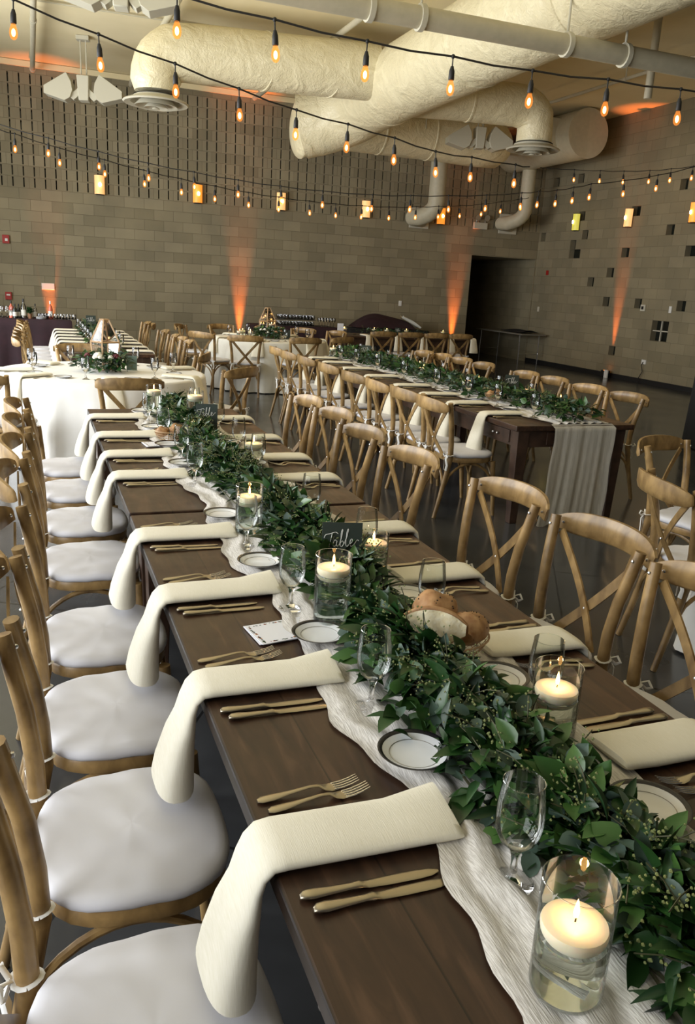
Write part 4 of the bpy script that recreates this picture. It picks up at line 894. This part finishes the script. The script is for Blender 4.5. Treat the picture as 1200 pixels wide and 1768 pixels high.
cloth_table(R3[0], R3[1], R3[2], .765, 'white-clothed round table mostly outside the right edge', M['linen'], seed=8)
def face(x, y, c): return math.atan2(c[1]-y, c[0]-x)-PI/2
def rchair(bx, by, c, label, group, rz=None):
    """bx,by: where the top rail stands; the seat lies towards c"""
    d = Vector((c[0]-bx, c[1]-by, 0)).normalized() if rz is None else Vector((-math.sin(rz), math.cos(rz), 0)); a = face(bx, by, c) if rz is None else rz
    chair(bx+d.x*.30, by+d.y*.30, a, label, group, 0)
g = 'chairs around the bright round table'
rchair(1.12, -12.02, R1, 'cross-back chair seen from behind in front of the bright round table', g, .0)
rchair(.02, -11.72, R1, 'cross-back chair cut by the left edge at the bright round table', g, -.62)
rchair(2.13, -9.70, R1, 'cross-back chair on the right of the bright round table', g, 1.25)
rchair(2.22, -11.12, R1, 'dark-looking cross-back chair right of the bright round table, seen through its legs', g, .75)
rchair(.90, -9.02, R1, 'cross-back chair behind the lantern of the bright round table', g, PI)
g = 'chairs around the ivory round table'
rchair(3.30, -6.78, R2, 'cross-back chair with open cross seen from behind in front of the ivory round table', g, -.25)
rchair(2.75, -6.28, R2, 'cross-back chair at the left front of the ivory round table', g, -.95)
rchair(2.72, -4.55, R2, 'cross-back chair at the far left of the ivory round table', g, -2.0)
rchair(3.52, -4.10, R2, 'dark-railed chair behind the ivory round table against the wall', g, PI+.2)
rchair(4.40, -4.05, R2, 'chair behind the flowers of the ivory round table', g, PI-.2)
rchair(4.95, -4.45, R2, 'chair at the far right of the ivory round table', g, 2.3)
rchair(4.20, -6.90, R2, 'dark cross-back chair at the right front of the ivory round table', g, .1)
rchair(5.40, -4.95, R2, 'pale-railed chair standing right of the ivory round table', 'chairs', 1.9)
rchair(4.93, -6.50, R2, 'dark-railed chair at the far end of the right-hand table', 'chairs', .5)
g = 'chairs around the round table at the right edge'
rchair(3.90, -14.70, R3, 'farther of the two turned chairs with cushions near the right edge', g, PI+.34)
rchair(3.15, -15.56, R3, 'nearer of the two turned chairs with cushions near the right edge', g, -1.85)
rchair(3.20, -16.35, R3, 'cross-back chair at the right edge behind the nearest right-hand chairs', g, -1.5)
def lantern(x, y, z, label):
    root = thing('terrarium_lantern', label, 'lantern', (x, y, z), .5); fr = MB(); w = .078; s = .15; h1, h2 = .27, .475
    B_ = [(-w, -w), (w, -w), (w, w), (-w, w)]; b = [(a*1.0, c*1.0, .02) for a, c in B_]; m_ = [(a*1.2, c*1.2, h1) for a, c in B_]; t = [(a*.35, c*.35, h2) for a, c in B_]
    for i in range(4):
        j = (i+1) % 4
        for p, q in ((b[i], b[j]), (m_[i], m_[j]), (t[i], t[j]), (b[i], m_[i]), (m_[i], t[i])): fr.tube([p, q], .009, 4)
    fr.obj('frame', M['copper'], root)
    gl = MB(); gl.loft([b, m_, t], caps=False); gl.obj('glass_panes', M['thin_far'], root, smooth=0)
    c = MB(); c.tube([(0, 0, .02), (0, 0, .12)], .035, 14); c.obj('candle', M['wax'], root); f = MB(); f.ball((0, 0, .14), .006, 8, 5, (1, 1, 2)); f.obj('flame', M['flame'], root)
def flower(mb, c, r, rng):
    for q in range(14):
        a = q*2.4; rr = r*(.25+.75*q/14); p = Vector(c)+Vector((math.cos(a)*rr*.6, math.sin(a)*rr*.6, r*.55*(1-q/14))); mb.ball(p, r*.34, 7, 4, (1, 1, .75))
def wreath(x, y, z, seed, label, n, flowers, rad=.17):
    root = garland(label, x, y, y, z, n, seed, half=.075, hgt=.16, ring=(x, y, rad), cat='centrepiece', name='flower_wreath', scale=1.2); rng = random.Random(seed); org = root.location
    for (nm, mt_, lst) in flowers:
        for (a, r, zz) in lst: k = MB(); flower(k, (rad*1.1*math.cos(a), rad*1.1*math.sin(a), zz), r, rng); k.obj(nm, M[mt_], root)
    return root
lantern(R1[0]+.02, R1[1]+.02, .77, 'tall glass-paned lantern standing in the wreath of the bright round table')
wreath(R1[0], R1[1], .768, 41, 'leafy wreath with a large white bloom and burgundy flowers on the bright round table', 420,
       [('white_bloom', 'flower_w', [(-1.9, .068, .14), (-1.3, .036, .14)]), ('burgundy_bloom', 'flower_r', [(-2.5, .04, .15), (-1.0, .052, .14), (-.4, .042, .13)])])
lantern(R2[0]-.02, R2[1]+.02, .78, 'glass-paned lantern on the ivory round table')
wreath(R2[0]+.02, R2[1], .778, 43, 'leafy wreath with white and peach roses on the ivory round table', 420,
       [('white_rose', 'flower_w', [(-2.7, .035, .13), (-2.3, .032, .14), (-1.6, .03, .13), (-.9, .03, .12), (-2.0, .026, .10)]), ('peach_rose', 'flower_p', [(-.6, .035, .12), (-1.3, .03, .11)])])
def round_setting(c, r, z, a, table, k, goblet=True, nap=True):
    ca, sa = math.cos(a), math.sin(a); x, y = c[0]+ca*(r-.32), c[1]+sa*(r-.32)
    if nap:
        o = napkin('ivory folded napkin %s of the %s' % (k, table), 'napkins on the '+table, 0, .31, 0, z, 1, .22, .14); o.location = (x+ca*0.0, y+sa*.0, z+.001); o.rotation_euler = (0, 0, a)
    KN.put((x+ca*.25+sa*.12, y+sa*.25-ca*.12, z), a+PI/2+.02, 'table knife %s of the %s' % (k, table), 'knives on the '+table)
    FK.put((x+ca*.25-sa*.13, y+sa*.25+ca*.13, z), a+PI/2, 'fork %s of the %s' % (k, table), 'forks on the '+table)
    PL.put((x-sa*.20, y+ca*.20, z), 0, 'bread plate %s of the %s' % (k, table), 'plates on the '+table)
    if goblet: GF.put((x+sa*.20, y-ca*.20, z), 0, 'stemmed goblet %s of the %s' % (k, table), 'goblets on the '+table)
for a, w in ((-1.57, 'at the front'), (-2.5, 'at the front left'), (-.60, 'at the right front'), (.35, 'at the right'), (1.3, 'at the back'), (2.3, 'at the back left'), (3.2, 'at the left')): round_setting(R1, R1[2], .766, a, 'bright round table', w)
for a, w in ((-2.0, 'at the front left'), (-1.1, 'at the front right'), (-2.9, 'at the left'), (-.2, 'at the right'), (.8, 'at the back right'), (2.2, 'at the back')): round_setting(R2, R2[2], .776, a, 'ivory round table', w)
k = MB(); k.box((0, 0, .07), (.10, .004, .14)); tag(k.obj('table_card', M['teal'], None, smooth=0, loc=(R1[0]+.27, R1[1]+.1, .768), rot=(-.1, 0, -.3)), 'plain grey-green card right of the wreath on the bright round table', 'sign')
k = MB(); k.box((0, 0, .07), (.10, .004, .14)); tag(k.obj('table_card', M['signcard'], None, smooth=0, loc=(R2[0]+.30, R2[1]-.05, .778), rot=(-.1, 0, -.3)), 'dark card right of the flowers on the ivory round table', 'sign')
for i, (dx, dy) in enumerate(((-.42, .05), (-.33, -.1), (-.50, -.08))): candle(R2[0]+dx, R2[1]+dy, .778, .13, .085, 'lit candle glass, %s of three left of the flowers, ivory round table' % ('rear', 'right', 'left')[i][:], 'candles on the ivory round table', light=(i == 0), power=.6)
candle(R2[0]+.05, R2[1]+.02, .90, .13, .085, 'lit candle glass raised above the roses on the ivory round table', 'candles on the ivory round table', light=False)

# ------------------------------------------------------------ dark table along the back with four chairs
farm_table(5.9, 8.6, -3.95, -2.95, 'dark farm table set crosswise near the dark doorway', along='X')
BT = 'crosswise back table'
for i, x in enumerate([6.15, 6.75, 7.30, 7.90, 8.4]):
    o = napkin('cream napkin hanging on the crosswise back table, %s from the left' % ('first', 'second', 'third', 'fourth', 'fifth')[i], 'napkins on the crosswise back table', 0, .32, 0, TT, 1, .26, .13); o.location = (x+.25, -3.63, TT); o.rotation_euler = (0, 0, -PI/2)
for i, x in enumerate([6.42, 6.98, 7.50, 8.02]): rchair(x, -4.62, (x, -3), 'dark cross-back chair at the crosswise back table, %s from the left' % ('first', 'second', 'third', 'fourth')[i], 'chairs at the crosswise back table', 0.)
for i, x in enumerate([6.1, 6.75, 7.0, 7.45, 8.25]): candle(x, -3.4+.05*(i % 2), TT, .13, .085, 'tiny candle glow on the crosswise back table, %s from the left' % ('first', 'second', 'third', 'fourth', 'fifth')[i], 'candles on the crosswise back table', power=.5, light=(i in (0, 3)))
garland('low dark greenery along the crosswise back table', 0, 0, 0, TT, 200, 51, half=.5, hgt=.08, ring=(7.3, -3.4, .6), scale=1.2, name='greenery')
table_card(7.2, -3.5, TT, .12, .16, 0, 'small pale-edged card on the crosswise back table')
k = MB(); k.box((0, 0, .10), (.12, .01, .20)); o = tag(k.obj('menu_stand', M['paper'], None, smooth=0, loc=(5.98, -3.5, TT)), 'upright white-framed card at the left end of the crosswise back table', 'sign')

# ------------------------------------------------------------ draped service tables
def draped(x0, x1, y0, y1, h, mtl, label, name='draped_table', seed=0):
    root = thing(name, label, 'table', ((x0+x1)/2, (y0+y1)/2, 0)); w, l = x1-x0, y1-y0; k = MB(); per = []; m = 40
    for i in range(m): per.append((-w/2+w*i/m, -l/2, 0, -1))
    for i in range(12): per.append((w/2, -l/2+l*i/12, 1, 0))
    for i in range(m): per.append((w/2-w*i/m, l/2, 0, 1))
    for i in range(12): per.append((-w/2, l/2-l*i/12, -1, 0))
    rings = [[(0, 0, h)]*len(per), [(a*.98, b*.98, h) for a, b, _, _ in per], [(a, b, h-.01) for a, b, _, _ in per]]
    for i in range(1, 7): t = i/6; rings.append([(a+nx*(.01+.03*t+.025*t*math.sin(j*1.35+seed)), b+ny*(.01+.03*t+.025*t*math.sin(j*1.35+seed)), h-.01-(h-.03)*t) for j, (a, b, nx, ny) in enumerate(per)])
    k.loft(rings, caps=False); k.obj('tablecloth', mtl, root, smooth=60)
    k = MB(); k.box((0, 0, h-.03), (w*.98, l*.97, .03)); k.obj('table_board', M['plank_dark'], root, smooth=0); return root
BH = .82
draped(-2.0, 1.08, -3.15, -2.40, BH, M['maroon'], 'bar table in a dark maroon floor-length cloth at the far left')
def tumbler_m(inv=False):
    k = MB(); k.lathe([(0, .002), (.026, .002), (.033, .03), (.036, .06), (.033, .095), (.0315, .095), (.034, .06), (.031, .03), (0, .006)], n=12); o = k.obj('stemless_glass', M['thin_far'], smooth=60); return tag(o, 't', 'glass')
def wine_m():
    k = MB(); k.lathe([(0, .002), (.032, .002), (.006, .010), (.005, .085), (.030, .11), (.038, .14), (.032, .19)], n=12); o = k.obj('wine_glass', M['thin_far'], smooth=60); return tag(o, 't', 'glass')
TU, WG = Proto(tumbler_m), Proto(wine_m)
for i in range(12): TU.put((.56+.052*i, -2.92-.02*(i % 2), BH), 0, 'stemless glass, %s from the right in the row at the bar right end' % ORDW[11-i], 'stemless glasses at the right end of the bar')
for r_ in range(3):
    for i in range(8): WG.put((-.48+.085*i, -2.98+.12*r_, BH), 0, 'wine glass, %s from the left, %s row, left end of the bar' % (ORDW[i], ('front', 'middle', 'back')[r_]), 'wine glasses at the left end of the bar')
def bottle(x, y, z, h, r, mt_, label, cap='black', lab=True):
    root = thing('bottle', label, 'bottle', (x, y, z)); k = MB(); k.lathe([(0, 0), (r, 0), (r, h*.58), (r*.8, h*.68), (r*.34, h*.78), (r*.30, h*.93)], n=14); k.obj('glass_body', M[mt_], root, smooth=50)
    k = MB(); k.lathe([(r*.34, h*.84), (r*.36, h), (0, h)], n=12); k.obj('cap', M[cap], root)
    if lab: k = MB(); k.lathe([(r+.001, h*.15), (r+.001, h*.45)], n=14); k.obj('paper_label', M['label'], root)
bottle(.74, -2.90, BH, .31, .037, 'rose', 'tall pink-orange bottle with a white top in the row of bar glasses', 'white')
bottle(.30, -2.95, BH, .33, .045, 'thin_far', 'large clear bottle with a black top on the bar')
bottle(.10, -2.95, BH, .29, .037, 'rose', 'pink bottle with a dark top among the bar glasses at the left')
bottle(.16, -3.0, BH, .24, .036, 'bottle_dark', 'dark bottle left of the large clear bottle on the bar')
bottle(.22, -2.9, BH, .24, .034, 'bottle_dark', 'dark bottle behind the large clear bottle on the bar')
bottle(.49, -2.80, BH, .25, .03, 'thin_far', 'clear bottle right of the bar plant')
pp = thing('potted_plant', 'small bushy plant in a brown pot on the bar', 'plant', (.40, -2.95, BH)); k = MB(); k.lathe([(0, 0), (.03, 0), (.04, .09), (0, .09)], n=14); k.obj('pot', M['brown_pot'], pp)
rng = np.random.default_rng(5); q = rng.normal(0, 1, (140, 3)); q /= np.linalg.norm(q, axis=1, keepdims=True); leaf_cloud('leaves', 'broad', q*np.array([.05, .05, .045])*rng.random((140, 1))+np.array([0, 0, .14]), q+np.array([0, 0, .3]), rng.uniform(.03, .05, 140), rng.uniform(.02, .03, 140), M['lance'], pp, rng)
for i in range(5): k = MB(); k.lathe([(0, 0), (.05, 0), (.085, .008), (.086, .010), (0, .004)], n=24); tag(k.obj('white_plate', M['porcelain'], None, loc=(.58, -3.02, BH+.008*i)), 'bottom white plate in the low stack on the bar', 'plate', 'plates on the bar') if i == 0 else tag(dup(bpy.data.objects['white_plate'], (.58, -3.02, BH+.008*i)), label='white plate %s in the low stack on the bar' % ('', 'second', 'third', 'fourth', 'topmost')[i], group='plates on the bar')
k = MB(); k.box((0, 0, .011), (.22, .14, .02)); k.box((0, 0, .05), (.20, .12, .058)); tag(k.obj('serving_tray', M['black'], None, smooth=0, loc=(.62, -2.62, BH)), 'dark flat box behind the row of bar glasses', 'box')
draped(4.85, 6.75, -1.35, -.55, .76, M['maroon'], 'maroon-draped service table stacked with glasses along the back wall', seed=2)
draped(7.0, 8.95, -1.35, -.55, .76, M['blackcloth'], 'dark-draped service table under a heap of cloth along the back wall', seed=4)
for lv in range(2):
    for r_ in range(3):
        for i in range(11): TU.put((5.42+.075*i+.01*lv, -1.22+.09*r_, .765+.135*lv), 0, 'racked glass, %s from the left, %s tier, %s row, on the service table' % (ORDW[i], ('lower', 'upper')[lv], ('front', 'middle', 'back')[r_]), 'racked glasses on the service table')
for lv in (0, 1): k = MB(); k.box((5.80, -1.13, .764+.135*lv-.004), (.86, .30, .008)); tag(k.obj('glass_rack', M['black'], None, smooth=0), ('lower' if not lv else 'upper')+' dark rack shelf under the glasses on the service table', 'rack')
for i in range(12): WG.put((6.33+.034*(i % 12)*1.0, -1.2+.12*(i % 2), .762), 0, 'stemmed glass, %s from the left beside the racks on the service table' % ORDW[i], 'stemmed glasses on the service table')
k = MB()
def heap(a, b):
    x = -.75+1.5*a; e = math.sin(PI*a)**.6*math.sin(PI*b)**.5; return (x, -.3+.6*b, .02+e*(.28+.05*math.sin(a*7)+.03*math.sin(b*9+a*5)))
k.grid(heap, 24, 12); tag(k.obj('cloth_heap', M['maroon'], None, smooth=80, loc=(7.95, -.95, .76)), 'heap of dark maroon cloth on the back service table', 'cloth')
k = MB(); k.grid(lambda a, b: (-.2+.45*a, -.12+.25*b, .25-.22*a+.03*math.sin(b*8+a*3)), 12, 8); tag(k.obj('folded_cloth', M['napkin'], None, smooth=80, loc=(8.55, -1.12, .80)), 'pale cloth draped over the right end of the dark heap', 'cloth')
# folding table in the doorway corner
ft = thing('folding_table', 'folding table with thin metal legs in the dark corner by the doorway', 'table', (12.02, .15, 0)); k = MB(); k.box((0, 0, .735), (.72, 2.3, .035)); k.obj('tabletop', M['foldtop'], ft, smooth=0, bevel=.01)
for y in (-.95, .95):
    for x in (-.28, .28): k = MB(); k.tube([(x, y, .72), (x, y*1.02, .30), (x, y*1.02, 0)], .013, 8); k.obj('leg', M['steel'], ft)
    k = MB(); k.tube([(-.28, y, .25), (.28, y, .25)], .01, 6); k.obj('crossbar', M['steel'], ft)
k = MB(); k.grid(lambda a, b: (-.3+.6*a, -.5+1.0*b, .02+.05*math.sin(a*PI)*(1+math.sin(b*9+a*4))*.6), 14, 18); tag(k.obj('crumpled_cloth', M['blackcloth'], None, smooth=80, loc=(12.02, -.35, .755)), 'dark crumpled cloth lying on the folding table', 'cloth')
cloth_table(8.12, -11.0, .33, 1.05, 'tall black-draped stand-in for an unidentified dark shape cut by the right edge of the picture', M['blackcloth'], flare=.04, folds=9, seed=9, name='dark_shape_stand_in')  # draped form made up in place of a dark shape that is not identified
